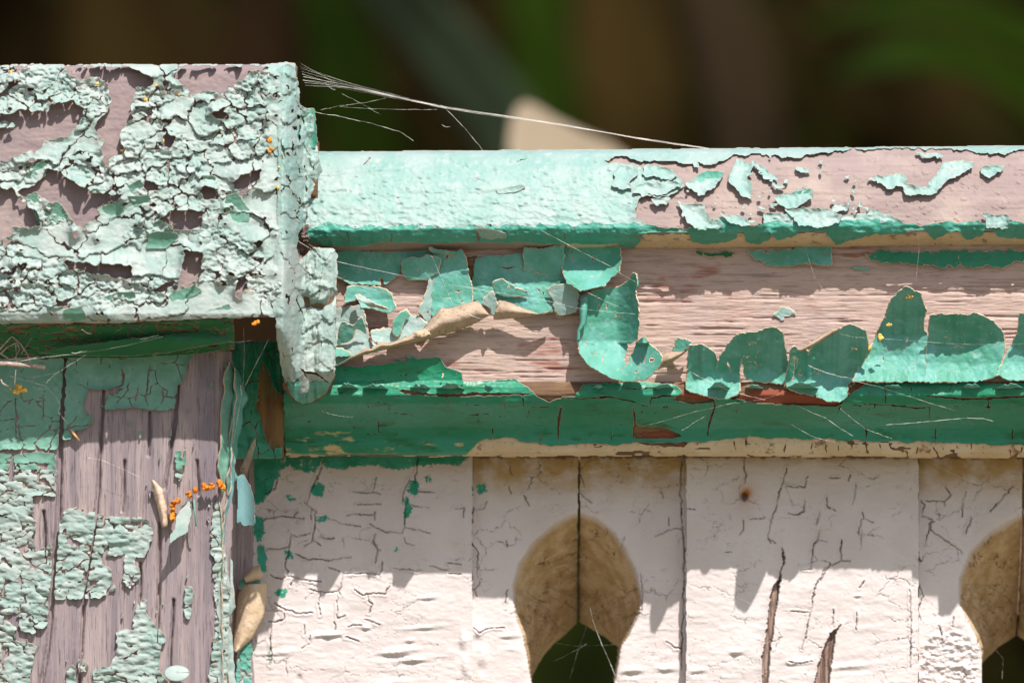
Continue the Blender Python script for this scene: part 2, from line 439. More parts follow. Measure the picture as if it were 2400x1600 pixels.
def lip_mat():
    m = M('tan_undercoat', 0.75, 0.2)
    col = m.mix(m.ramp(m.noise(80, 5), 0.35, 0.65), (0.55, 0.42, 0.26), (0.62, 0.50, 0.34))
    col = m.mix(m.ramp(m.noise(180, 6), 0.60, 0.70), col, (0.26, 0.14, 0.07))
    col = m.mix(m.math('MULTIPLY', m.ramp(m.noise(700, 4), 0.58, 0.7), 0.6), col, (0.30, 0.2, 0.1))
    return m.done(col, m.noise(400, 5), 0.0005, 0.7)
lip = lip_mat()
def moul_mat():
    m = M('green_moulding_paint', 0.36, 0.28)
    col = m.mix(m.ramp(m.noise(50, 4, (0.4, 1, 1)), 0.35, 0.65), (0.014, 0.20, 0.10), (0.035, 0.25, 0.165))
    col = m.mix(m.ramp(m.noise(200, 5, (0.4, 1, 1)), 0.50, 0.72), col, (0.012, 0.14, 0.05))
    col = m.mix(m.math('MULTIPLY', m.ramp(m.noise(620, 5, (0.5, 1, 1)), 0.58, 0.70), 0.55), col, (0.10, 0.16, 0.05))
    ta = m.math('ADD', m.attr('tan'), m.math('MULTIPLY', m.math('SUBTRACT', m.noise(260, 6, (0.35, 1, 1)), 0.5), 1.3))
    col = m.mix(m.ramp(ta, 0.45, 0.6), col, (0.50, 0.40, 0.20))
    return m.done(col, m.noise(350, 5), 0.0004, 0.35)
moulm = moul_mat()

def flat(name, c, rough=0.7, var=0.3, sc=400):
    m = M(name, rough, 0.2 if sc > 50 else 0.02)
    d = tuple(x * (1 - var) for x in c); e = tuple(min(1, x * (1 + var)) for x in c)
    return m.done(m.mix(m.ramp(m.noise(sc, 4), 0.35, 0.65), d, e), m.noise(sc * 2, 4), 0.0003, 0.6)
lichen_o = flat('orange_lichen', (0.70, 0.26, 0.03))
lichen_y = flat('yellow_lichen', (0.75, 0.45, 0.10))
rusty = flat('rust_orange_lichen', (0.60, 0.19, 0.02))
drygrass = flat('dry_grass', (0.58, 0.44, 0.33))
twigm = flat('grey_twig', (0.38, 0.30, 0.25))
silk = flat('spider_silk', (0.85, 0.80, 0.74), 0.4, 0.1)
nestm = flat('dirt_nest', (0.16, 0.12, 0.10), 0.9, 0.5, 250)

# ------------------------------------------------------------------ ground
def build_ground():
    m = M('dry_garden_ground', 0.95, 0.05)
    col = m.mix(m.ramp(m.noise(1.3, 5), 0.4, 0.6), (0.27, 0.22, 0.15), (0.21, 0.20, 0.11))
    col = m.mix(m.ramp(m.noise(30, 5), 0.5, 0.7), col, (0.20, 0.15, 0.09))
    mt = m.done(col, m.noise(40, 6), 0.02, 0.7)
    n = 60; xs = np.sign(np.linspace(-1, 1, n)) * np.abs(np.linspace(-1, 1, n)) ** 3 * 1500
    X, Y = np.meshgrid(xs, xs)
    Z = 0.03 * fbm(X * 0.6, Y * 0.6, 4) - 0.03
    a = (np.arange(n - 1)[:, None] * n + np.arange(n - 1)[None]).ravel()
    o = raw_mesh('ground', np.stack([X, Y, Z], -1).reshape(-1, 3), np.stack([a, a + 1, a + n + 1, a + n], 1), [mt])
    o['kind'] = 'structure'
build_ground()
def base(u, p): return ((u - 1200) * S, -p * S, 0.0)

# ------------------------------------------------------------------ fence post with its cap
post = empty('fence_post', base(260, 120), 'square wooden fence post with a wide cap of cracked mint paint', 'fence post')
KC = kf(280)
def cap_p(u, v):
    p = np.interp(v, [136, 147, 156, 172, 400, 735, 752, 764], [120, 190, 222, 236, 285, 338, 330, 296])
    e = np.clip((u - 652) / 36.0, 0, 1.3)
    return p - 70 * e ** 2.2 + 9 * np.exp(-((u - 664) / 13.0) ** 2)

cap_bare = (
    [T1(x) for x in (
    [(450,170),(870,165),(900,230),(925,320),(885,420),(890,520),(830,560),(800,650),(860,740),(740,790),(730,840),(690,720),(720,660),(640,590),(660,540),(740,470),(770,380),(730,280),(650,230),(560,240),(480,220)],
    [(0,490),(40,500),(140,460),(220,480),(330,470),(350,420),(430,420),(480,400),(560,460),(550,540),(520,560),(460,640),(400,650),(300,670),(280,720),(200,740),(90,760),(60,800),(-300,800),(-300,600),(100,590),(110,560)],
    [(320,860),(420,890),(440,920),(530,960),(560,1000),(640,1030),(740,1040),(820,1050),(740,1090),(660,1130),(680,1180),(640,1220),(520,1240),(480,1160),(430,1110),(340,1080),(250,1030),(200,1020),(180,1060),(110,1000),(220,990),(300,920)],
    [(-200,990),(80,1000),(160,1090),(270,1180),(270,1240),(210,1250),(150,1240),(90,1250),(80,1300),(20,1340),(-200,1350)],
    [(1120,1180),(1180,1140),(1260,1150),(1390,1160),(1380,1210),(1360,1270),(1190,1260),(1100,1200)],
    [(1590,960),(1640,910),(1780,870),(1760,920),(1680,980),(1600,970)],
    [(1250,165),(1840,160),(1700,200),(1640,250),(1560,290),(1500,340),(1400,330),(1300,340),(1220,270),(1190,220)],
    [(1270,1410),(1380,1440),(1370,1530),(1370,1568),(1340,1610),(1280,1650),(1220,1650),(1240,1560)],
    [(1380,970),(1460,1000),(1480,1030),(1430,1060),(1380,1060)],
    [(1110,640),(1180,650),(1170,710),(1120,700)],
    [(980,950),(1060,960),(1080,1000),(1000,1010)],
    [(1450,470),(1540,480),(1560,520),(1480,520)],
    [(860,170),(1000,225),(1040,260),(990,300),(920,300),(900,230)],
    [(1640,900),(1660,990),(1600,1000)])] +
    [T2(x) for x in (
    [(740,290),(830,250),(900,240),(890,330),(830,320),(760,310)],
    [(460,212),(560,228),(700,240),(800,232),(860,240),(740,295),(560,272),(480,262)],
    [(1620,340),(1690,330),(1680,400),(1630,470),(1610,440)],
    [(1060,410),(1120,380),(1190,330),(1180,360),(1100,420)])])
cap_smooth = [T1(x) for x in (
    [(150,1330),(520,1250),(700,1130),(860,1100),(880,1180),(1000,1130),(880,1230),(820,1300),(800,1430),(560,1480),(200,1430)],
    [(900,1500),(1050,1330),(1280,1300),(1350,1410),(1240,1568),(900,1568)],
    [(1860,100),(2100,100),(2100,1600),(1840,1600),(1800,1300),(1780,950),(1850,780)],
    [(1560,1050),(1800,960),(1850,1250),(1700,1330),(1500,1200)],
    [(820,560),(1120,640),(1050,610),(930,530)], [(1400,860),(1560,830),(1780,860),(1640,920),(1440,900)],
    [(450,600),(720,560),(700,720),(480,700)], [(300,650),(460,640),(470,740),(330,830),(80,780)],
    [(1050,260),(1240,200),(1130,150),(870,150),(1000,220)], [(1130,430),(1400,400),(1320,620),(1130,540)])] + [T2(x) for x in (
    [(460,200),(460,150),(900,130),(940,150),(820,220)], [(1200,380),(1700,420),(1850,560),(1500,600),(1150,560)], [(0,560),(1500,540),(1500,640),(0,640)])]

def build_cap():
    st = 2.4
    U, V = grid(-170, 694, 138, 764, st)
    # outline
    edge_top = 150 + 3.0 * fbm(U / 40, U * 0 + 1, 2) - 7 * np.exp(-((U - 672) / 22) ** 2)
    q_u = qc(U); q_v = qc(V)
    bot = 757 - 14 * smooth01(q_u, 250, 560) + 3 * fbm(q_u / 60, q_u * 0, 9)
    right = 688 + 5 * fbm(q_v / 50, q_v * 0, 7) + 6 * smooth01(q_v, 200, 500) - 30 * smooth01(q_v, 540, 620)
    inside = (q_v > qc(edge_top)) & (q_v < bot) & (q_u < right)
    P = cap_p(U, V)
    wood_p = P - 4 + 2.0 * fbm(U / 60, V / 22, 11) + 1.2 * fbm(U / 9, V / 7, 12)
    cap = slab('cap', U, V, wood_p, inside, 300, [w_cap, w_cap], post, KC)
    # paint
    bare = inpolys(cap_bare, q_u, q_v, 7, 14, 21)
    bare |= (fbm(q_u / 26, q_v / 15, 33, 4) > 0.62)
    wob = 22 * fbm(q_u / 36, q_v / 36, 23); wob2 = 18 * fbm(q_u / 36, q_v / 36, 24)
    j1 = 5 * fbm(q_u / 8, q_v / 8, 27); j2 = 5 * fbm(q_u / 8, q_v / 8, 28)
    f1, f2, cid = voro((q_u + wob + j1) / 56, (q_v + wob2 + j2) / 40, 5)
    tcy = (q_v + wob2 + j2) / 40 - voro.c[1]; tcx = (q_u + wob + j1) / 56 - voro.c[0]
    wb = 30 * fbm(q_u / 60, q_v / 60, 123) + 7 * fbm(q_u / 9, q_v / 9, 127); wb_ = 26 * fbm(q_u / 60, q_v / 60, 124) + 7 * fbm(q_u / 9, q_v / 9, 128)
    fB1, fB2, cidB = voro((q_u + wb) / 118, (q_v + wb_) / 74, 55)
    tcyB = (q_v + wb_) / 74 - voro.c[1]; tcxB = (q_u + wb) / 118 - voro.c[0]
    sm = inpolys(cap_smooth, U, V, 10, 25, 8)
    sm_d = chamfer(sm, st, 30); al = smooth01(sm_d, 0, 24)            # 0 smooth .. 1 alligatored
    al = np.clip(al * (0.75 + 0.6 * fbm(U / 70, V / 70, 61)) + 0.12, 0, 1)
    fw = 5 * fbm(U / 13, V / 13, 41); fw2 = 5 * fbm(U / 13, V / 13, 42)
    big = smooth01(fbm(U / 90, V / 60, 81), -0.1, 0.25)
    g1, g2, gid = voro((U + 1.6 * fw) / 20, (V + 1.6 * fw2) / 13, 15)
    h1, h2, _h = voro((U + 2 * fw) / 34, (V + 2 * fw2) / 24, 16)
    crackd = (g2 - g1) * (1 - big) + (h2 - h1) * big
    strong = smooth01(fbm(U / 34, V / 34, 77), -0.15, 0.35)
    # big cracks open the film, fine ones only where they are strong
    gap = ((f2 - f1) * 45 < 2.4 * (0.35 + 1.1 * vn(q_u / 38, q_v / 38, 51)) * (0.5 + qc(al)))
    gap |= (qc(crackd) < 0.10) & (qc(al * strong) > 0.45)
    coarse = (qc(al) < 0.42) | (fbm(q_u / 80, q_v / 60, 130) > 0.18)
    gapB = (fB2 - fB1) * 85 < 1.6 + 2.2 * vn(q_u / 30, q_v / 30, 131)
    gap = np.where(coarse, gapB, gap)
    cid = np.where(coarse, cidB + 700000000, cid)
    tcx = np.where(coarse, tcxB * 1.3, tcx); tcy = np.where(coarse, tcyB * 1.1, tcy)
    f1 = np.where(coarse, fB1, f1); f2 = np.where(coarse, fB2, f2)
    bare = chamfer(bare, st, 8) < 3.0
    L = np.where(inside & ~bare & ~gap, cid, 0)
    dist = chamfer(np.pad(bare & inside, ((0, 1), (0, 1))), st, 36)
    below = np.roll(np.pad(bare & inside, ((0, 1), (0, 1))), -5, axis=0)    # bare wood lies below: that lip stands up
    db = chamfer(below, st, 30)
    A = 4 + 14 * vn(U / 45, V / 45, 71) ** 1.5
    A2 = 4 + 22 * vn(U / 50, V / 50, 72) ** 1.3
    lift = A * np.exp(-dist / 9) + A2 * np.exp(-db / 10)
    dome = 5.0 * np.clip(crackd, 0, 0.5) * 2 - 4.0 * np.exp(-(crackd / 0.09) ** 2)
    wr = 4.2 * fbm(U / 12, V / 7, 43, 3) + 4.0 * fbm(U / 26, V / 15, 44, 3)
    # random tilt of every plate
    cidv = np.pad(cid, ((0, 1), (0, 1)), mode='edge')
    ty = np.pad(tcy, ((0, 1), (0, 1)), mode='edge'); tx = np.pad(tcx, ((0, 1), (0, 1)), mode='edge')
    h_a = hsh(cidv % 20000, cidv // 20000, 3); h_b = hsh(cidv % 20000, cidv // 20000, 6)
    tl = h_a ** 1.5 * 20 * np.clip(ty, -0.3, 0.8) + (h_b - 0.5) * 12 * tx + 4 * h_b + 5 * h_a * np.clip(1 - np.pad(f2 - f1, ((0, 1), (0, 1)), mode='edge') * 4, 0, 1) * (ty > 0)
    edge_soft = smooth01(652 - U, -10, 30)
    PP = P + 3 + al * (dome + wr) * 1.0 + (1 - al) * (1.3 * fbm(U / 16, V / 12, 45) + 1.0) + (lift + tl) * (0.25 + 0.75 * edge_soft)
    sheets('paint_flake', U, V, L, PP, 3.4, [chalk, backm, edgem], cap, KC, limit=190, min_cells=5)
    # a few tall curled scales, each one traced
    def curl(poly, hinge_v, a, b=0, m=teal):
        u0 = min(x for x, y in poly); u1 = max(x for x, y in poly); v0 = min(y for x, y in poly); v1 = max(y for x, y in poly)
        UU, VV = grid(u0 - 4, u1 + 4, v0 - 4, v1 + 4, 2.0)
        msk = inpolys([poly], qc(UU), qc(VV), 2.5, 8, 3)
        t = (hinge_v - VV) / max(12, hinge_v - v0)
        pp = cap_p(UU, VV) + 5 + a * np.clip(t, -0.3, 1.2) ** 2 + b * ((UU - (u0 + u1) / 2) / (u1 - u0)) ** 2 + 1.2 * fbm(UU / 9, VV / 9, 5)
        sheets('paint_flake', UU, VV, msk.astype(int), pp, 3.0, [m, backm, edgem], cap, KC)
    for poly, a in (
        ([(665,1130),(760,1100),(830,1065),(850,1150),(760,1210),(690,1215)], 26),
        ([(850,1050),(1020,1040),(1030,1110),(880,1120)], 18),
        ([(1540,1040),(1620,1025),(1700,1140),(1700,1210),(1600,1230),(1530,1150)], 24),
        ([(180,1040),(250,1020),(290,1130),(350,1180),(340,1240),(270,1240)], 22),
        ([(330,1090),(400,1085),(470,1170),(500,1230),(420,1250),(350,1190)], 20),
        ([(1050,1220),(1100,1205),(1190,1260),(1170,1280),(1060,1280)], 20),
        ([(1020,1300),(1090,1285),(1210,1300),(1220,1330),(1130,1400),(1000,1400)], 22),
        ([(190,860),(300,800),(325,850),(300,920),(200,920)], 20),
        ([(820,1000),(960,930),(980,970),(930,1020),(860,1060)], 22),
        ([(1380,905),(1470,910),(1460,970),(1400,965)], 14),
        ([(620,270+700),(660,960),(700,990),(650,1000)], 10),
        ([(1370,1230),(1420,1240),(1440,1275),(1380,1275)], 18)):
        pl = T1(poly); curl(pl, max(y for x, y in pl), a, 10, sage)
    for poly, a in (([(620,480),(820,420),(930,420),(930,480),(780,520),(640,515)], 16), ([(440,540),(560,515),(600,600),(450,640)], 16),
                    ([(1160,440),(1330,370),(1380,410),(1200,520)], 14), ([(1380,560+0),(1560,500),(1600,540),(1450,590)], 10)):
        pl = T2(poly); curl(pl, max(y for x, y in pl), a, 6, sage)
    # painted-over nail head
    th = np.linspace(0, 1, 9)[:, None]; ph = np.linspace(0, 2 * np.pi, 29)[None]
    uu = 468 + 25 * th * np.cos(ph); vv = 558 + 21 * th * np.sin(ph)
    pp = cap_p(uu, vv) + 13 - 7 * th ** 4 + 0.8 * fbm(uu / 6, vv / 6, 2) - 9 * (th > 0.99)
    pmesh('nail_head', uu, vv, pp, [chalk, chalk], cap, KC, 5)
    return cap
cap = build_cap()

# orange lichen specks on the cap
def speck(u, v, p, r, mat, label, k=1.0, n=5, group=None, seed=0, cat='lichen'):
    rng = random.Random(seed + int(u * 7 + v))
    root = empty('lichen_tuft', tuple(to_world(np.array(u), np.array(v), np.array(p), k)), label, cat, group)
    for i in range(n):
        a = rng.uniform(0, 6.28); d = rng.uniform(0, r)
        rr = r * rng.uniform(0.3, 0.6)
        blob('lobe', u + d * math.cos(a), v + d * 0.9 * math.sin(a), p + rng.uniform(0, r * 0.5), rr, rr * rng.uniform(0.7, 1.3), rr * 0.8, mat, root, k, 0.5, seed + i, 7, 9)
    return root
for (x, y, r, lb) in (
    (1835,660,13,'largest orange lichen tuft near the right edge of the post cap'),
    (1845,730,9,'yellow-orange lichen tuft just under the largest tuft on the post cap'),
    (1435,465,10,'orange lichen tuft in the cracked upper middle of the post cap'),
    (990,385,6,'orange lichen speck beside the bare strip of the post cap'),
    (1215,345,7,'pale orange lichen speck right of the bare strip, upper post cap'),
    (1060,290,6,'yellowish lichen speck near the top of the bare strip of the cap'),
    (1110,670,6,'orange lichen speck at the small bare hole of the post cap'),
    (835,735,5,'orange lichen speck low in the bare strip of the post cap'),
    (660,275,6,'pale orange speck on the upper left flakes of the cap'),
    (75,195,6,'orange lichen speck at the top left corner of the cap'),
    (1900,850,5,'small orange lichen speck below the largest tufts on the cap'),
    (1965,340,5,'small orange lichen speck on the rounded cap edge near the top'),
    (1890,985,5,'tiny lichen speck at the edge of the cap, lowest of its row'),
    (1695,1700,8,'yellow lichen tuft low on the right of the post cap'),
    (1745,1905,9,'orange lichen tuft at the lower right corner of the cap')):
    (u, v), = T1([(x, y)])
    speck(u, v, cap_p(np.array(u), np.array(min(v, 750))) + 12, r * 0.8, lichen_o if r > 6 else lichen_y, lb, KC, 6)

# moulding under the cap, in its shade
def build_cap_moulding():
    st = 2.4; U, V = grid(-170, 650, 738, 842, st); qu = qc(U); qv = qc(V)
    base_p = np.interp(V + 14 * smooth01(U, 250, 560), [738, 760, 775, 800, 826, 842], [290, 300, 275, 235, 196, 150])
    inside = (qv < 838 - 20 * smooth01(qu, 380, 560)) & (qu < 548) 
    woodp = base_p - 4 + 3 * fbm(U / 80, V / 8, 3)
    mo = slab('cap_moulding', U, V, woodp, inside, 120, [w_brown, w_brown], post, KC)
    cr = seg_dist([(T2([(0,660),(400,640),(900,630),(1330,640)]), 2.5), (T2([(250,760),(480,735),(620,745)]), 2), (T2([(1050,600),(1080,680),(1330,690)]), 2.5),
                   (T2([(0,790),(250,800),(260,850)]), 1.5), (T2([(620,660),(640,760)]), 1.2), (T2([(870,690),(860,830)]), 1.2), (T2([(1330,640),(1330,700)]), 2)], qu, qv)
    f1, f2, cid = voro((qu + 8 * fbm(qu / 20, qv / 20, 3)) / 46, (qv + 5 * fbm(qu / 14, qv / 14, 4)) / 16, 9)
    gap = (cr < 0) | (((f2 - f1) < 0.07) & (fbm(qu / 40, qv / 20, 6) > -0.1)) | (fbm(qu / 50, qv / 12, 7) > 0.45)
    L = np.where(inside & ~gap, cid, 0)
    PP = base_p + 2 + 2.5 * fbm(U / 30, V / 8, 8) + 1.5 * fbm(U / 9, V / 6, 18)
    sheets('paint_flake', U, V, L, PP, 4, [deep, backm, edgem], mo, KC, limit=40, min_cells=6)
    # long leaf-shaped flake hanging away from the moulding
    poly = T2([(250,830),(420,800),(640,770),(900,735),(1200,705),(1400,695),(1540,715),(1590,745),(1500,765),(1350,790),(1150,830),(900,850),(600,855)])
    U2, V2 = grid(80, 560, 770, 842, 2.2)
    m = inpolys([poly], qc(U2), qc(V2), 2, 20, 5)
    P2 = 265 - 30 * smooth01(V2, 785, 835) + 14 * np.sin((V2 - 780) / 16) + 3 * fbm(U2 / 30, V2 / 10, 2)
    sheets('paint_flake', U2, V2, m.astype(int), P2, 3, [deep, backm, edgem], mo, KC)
build_cap_moulding()

# ------------------------------------------------------------------ post shaft
KP = kf(155)
def build_shaft():
    st = 2.6
    U, V = grid(-170, 552, 822, 1720, st); qu = qc(U); qv = qc(V)
    right = 543 - 10 * smooth01(qv, 1200, 1600) + 3 * fbm(qv / 40, qu * 0, 3)
    inside = (qu < right)
    lines = [(TP([(565,360),(545,600),(530,900),(515,1200),(508,1544)]) + T3([(395,420),(375,700),(350,1000),(330,1300),(280,1568),(270,1800)]), 4.5),
             (TP([(895,640),(880,900),(855,1300),(840,1544)]) + T3([(660,330),(650,520),(570,1000),(540,1568),(530,1800)]), 2.2),
             (TP([(1530,600),(1510,900),(1420,1480)]), 2.4), (T3([(1090,480),(1085,700),(1080,1000),(1070,1300)]), 2.2),
             (TP([(1700,1250),(1710,1544)]), 1.2), (TP([(1290,830),(1280,1200)]), 1.0), (T3([(850,60),(830,400)]), 1.2), (T3([(300,400),(310,800)]), 1), (T3([(960,750),(950,1100)]), 1.2),
             (T3([(1180,1000),(1150,1568)]), 1.2)]
    cr = seg_dist(lines, U, V, 2.0, 30, 4)
    pl = (U // 1) * 0 + 155 - 16 * smooth01(U, 500, 545)
    grain = 1.6 * fbm(U / 12, V / 300, 5, 3) + 0.7 * fbm(U / 5, V / 110, 6, 2)
    woodp = pl + grain - 16 * np.exp(-np.clip(cr, 0, 99) ** 2 / 5.0)
    sh = slab('shaft', U, V, woodp, inside, 520, [w_post, w_post], post, KP)
    boxm('lower_shaft', -170, 530, 1722, 7660, -360, 152, w_post, sh, KP)
    areas = [TP([(-700,370),(562,370),(540,700),(515,900),(500,1150),(-700,1150)]),
             TP([(575,345),(1680,290),(1690,340),(1600,450),(1600,520),(1580,580),(1520,610),(1500,800),(1400,815),(1150,790),(900,810),(910,720),(960,690),(1060,630),(1000,625),(870,635),(760,640),(710,760),(740,860),(800,860),(770,960),(690,985),(620,1000),(610,1060),(545,1070)]),
             TP([(1510,1160),(1560,1160),(1570,1340),(1560,1450),(1520,1400)]),
             T3([(-500,0),(380,0),(380,290),(220,300),(230,420),(250,500),(220,560),(240,660),(350,620),(350,900),(330,1000),(340,1070),(340,1160),(230,1230),(110,1200),(110,1280),(200,1290),(250,1320),(200,1568),(190,1900),(-500,1900)]),
             T3([(375,580),(440,370),(530,370),(540,400),(580,370),(650,370),(660,420),(800,430),(1000,450),(1050,520),(1030,600),(990,700),(950,760),(960,830),(880,930),(830,870),(850,700),(760,700),(690,730),(680,760),(760,800),(790,930),(690,990),(370,1000),(355,900)]),
             T3([(900,1170),(940,1000),(1000,1000),(1000,1100),(1060,1170),(1130,1260),(1090,1330),(1080,1480),(1150,1568),(1100,1900),(600,1900),(620,1568),(640,1470),(740,1450),(800,1350),(790,1220)]),
             T3([(1265,910),(1310,920),(1310,1130),(1250,1130)]), T3([(440,1470),(500,1430),(530,1568),(530,1700),(480,1700)]),
             T3([(1430,560),(1465,340),(1500,300),(1520,600),(1560,1000),(1580,1568),(1580,1900),(1420,1900),(1420,1568),(1470,1100)]),
             T3([(1270,330),(1305,330),(1300,420),(1270,410)]), T3([(540,1400),(600,1420),(590,1500),(540,1480)])]
    cellv = smooth01(qv, 1060, 1160)                   # upper part smooth, lower part puffed pillows
    mask = inpolys(areas, qu, qv, 5, 12, 8)
    spk = (fbm(qu / 8, qv / 30, 66, 3) > 0.60) & (fbm(qu / 60, qv / 80, 67) > 0.1)
    mask |= spk
    wob = 8 * fbm(qu / 22, qv / 22, 3); wb2 = 7 * fbm(qu / 18, qv / 18, 4) + 26 * fbm(qu / 90, qv / 60, 14)
    f1, f2, cid = voro((qu + 1.6 * wob + 4 * fbm(qu / 7, qv / 7, 41)) / 50, (qv + wb2 + 4 * fbm(qu / 7, qv / 7, 42)) / (21 + 0 * qv), 12)
    f1b, f2b, cidb = voro((qu + wob) / 60, (qv + wb2) / 48, 13)
    upper = qv < 1085
    lab = np.where(upper, cidb + 7, cid + 900000007)
    tc = seg_dist([(TP([(1050,450),(1065,520),(1050,600),(960,640)]), 3), (TP([(1290,420),(1280,520),(1255,690),(1280,800)]), 2), (TP([(1200,590),(1150,790)]), 1.6), (TP([(940,400),(945,450)]), 1.5),
                   (TP([(380,640),(370,900)]), 2), (TP([(135,700),(140,1080)]), 2), (TP([(0,1160),(60,1185),(300,1165),(330,1140),(290,1100),(380,1020)]), 2.6), (TP([(110,1190),(90,1420)]), 6), (TP([(140,1280),(320,1260)]), 2),
                   (TP([(150,960),(350,935)]), 1), (TP([(0,990),(150,960)]), 1), (TP([(280,700),(380,710)]), 1.2), (TP([(0,740),(130,740)]), 1.2), (TP([(760,560),(760,640)]), 1), (TP([(1300,545),(1390,555)]), 1), (TP([(440,910),(520,905)]), 1.5)], qu, qv)
    gap = tc < 0
    gap |= ((f2 - f1) * 22 < 1.4 + 1.5 * vn(qu / 20, qv / 20, 6)) & ~upper & (vn(qu / 34, qv / 34, 9) > 0.35)
    gap |= ((f2b - f1b) * 48 < 1.6) & upper & (vn(qu / 40, qv / 40, 19) > 0.55)
    gap |= qc(cr) < 0.5
    L = np.where(inside & mask & ~gap, np.where(upper, cidb + 7, (cid // 20000) // 2 * 20000 + (cid % 20000) // 4 + 900000007), 0)
    f2m = np.pad((f2 - f1), ((0, 1), (0, 1)), mode='edge')
    puff = 5 * np.clip(f2m * 3.5, 0, 1) ** 0.5
    up = 1 - smooth01(V, 1060, 1120)
    dn = chamfer(np.pad(~mask, ((0, 1), (0, 1)), constant_values=True), st, 16)
    PP = pl + 4 + (1 - up) * (puff * (0.15 + 1.0 * vn(U / 50, V / 60, 31)) + 5.5 * fbm(U / 24, V / 9, 14, 4) + 5 * fbm(U / 50, V / 30, 34)) + up * (2.0 * fbm(U / 30, V / 26, 15) + 3.5 * np.exp(-dn / 6)) \
        + 8 * np.exp(-dn / 7) * vn(U / 30, V / 30, 17)
    # two paints: sage on the upper film, chalk on the lower
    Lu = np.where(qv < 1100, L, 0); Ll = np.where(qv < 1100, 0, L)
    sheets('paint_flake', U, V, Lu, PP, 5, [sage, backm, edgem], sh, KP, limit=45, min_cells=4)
    sheets('paint_flake', U, V, Ll, PP, 7, [chalk, backm, edgem], sh, KP, limit=60, min_cells=4)
    # painted nail head low on the post
    th = np.linspace(0, 1, 8)[:, None]; ph = np.linspace(0, 2 * np.pi, 25)[None]
    uu = 415 + 27 * th * np.cos(ph); vv = 1580 + 15 * th * np.sin(ph)
    pmesh('nail_head', uu, vv, 188 - 26 * (vv - 1580) / 15 * -0.5 - 5 * th ** 3, [chalk, chalk], sh, KP, 9)
    # small curling scale with a shadow under it
    U2, V2 = grid(392, 456, 1165, 1285, 2)
    m = inpolys([T3([(1200,440),(1290,330),(1305,410),(1280,540),(1160,615),(1165,560),(1200,520)])], qc(U2), qc(V2), 2, 9, 5)
    sheets('paint_flake', U2, V2, m.astype(int), 195 + 20 * (V2 - 1170) / 100 - 10 * (U2 - 420) / 30, 3, [chalk, backm, edgem], sh, KP)
    # ragged vertical strips of paint on the corner of the post
    def strip(pts, w, p, m, tw, sd):
        c = resample(pts, 60); n = len(c); t = np.linspace(-1, 1, 7)[None]
        ww = w * (0.55 + 0.7 * vn(c[:, 1] / 26, c[:, 0] * 0, sd))[:, None] * np.clip(np.minimum(np.arange(n), n - 1 - np.arange(n)) / 5.0, 0.15, 1)[:, None]
        uu = c[:, 0:1] + ww * t + 3 * fbm(c[:, 1:2] / 25, c[:, 1:2] * 0 + sd, sd); vv = c[:, 1:2] + 0 * uu
        pp = p + tw * t * (0.4 + vn(c[:, 1:2] / 40, c[:, 1:2] * 0, sd + 1)) + 3 * t ** 2 + 3 * fbm(vv / 18, uu / 18, sd)
        pmesh('paint_flake', uu, vv, pp, [m, backm], sh, KP, 3)
    strip(TP([(1985,400),(1975,620),(1945,900),(1930,1200),(1925,1544)]), 11, 152, sage, -14, 2)
    strip(TP([(2030,440),(2080,700),(2060,840),(2030,1000),(1990,1300),(1985,1500)]), 12, 128, teal, -20, 4)
    strip(TP([(2010,560),(1995,800),(1965,1100),(1960,1544)]), 7, 140, teal, 12, 8)
    strip(T3([(1590,0),(1565,300),(1540,560),(1530,800)]), 8, 140, bluep, -12, 5)
    strip(T3([(1540,700),(1560,900),(1575,1050),(1520,1150)]), 10, 140, chalk, -8, 6)
    strip(T3([(1530,1150),(1560,1250),(1570,1400),(1580,1568),(1580,1750)]), 9, 138, chalk, -8, 7)
    strip(T3([(1500,900),(1500,1568),(1500,1800)]), 6, 156, chalk, 5, 9)
    strip(T3([(1490,330),(1500,600),(1500,900)]), 6, 156, sage, 5, 10)
    # hanging blue-grey flake
    U2, V2 = grid(535, 605, 1090, 1240, 2)
    m = inpolys([T3([(1610,170),(1660,150),(1700,230),(1730,330),(1735,490),(1660,500),(1640,470),(1610,480),(1620,330)])], qc(U2), qc(V2), 1.5, 9, 5)
    sheets('paint_flake', U2, V2, m.astype(int), 120 + 18 * ((U2 - 570) / 25) ** 2 + 0.1 * (V2 - 1100), 3, [bluep, backm, edgem], sh, KP)
    U2, V2 = grid(540, 600, 1010, 1130, 2)
    m = inpolys([TP([(2110,1230),(2200,1040),(2195,1130),(2160,1250),(2110,1400),(2060,1390),(2065,1330)])], qc(U2), qc(V2), 1.5, 9, 5)
    sheets('paint_flake', U2, V2, m.astype(int), 95 + 0.9 * (U2 - 560), 3, [backm, bluep, edgem], sh, KP)
    return sh
shaft = build_shaft()

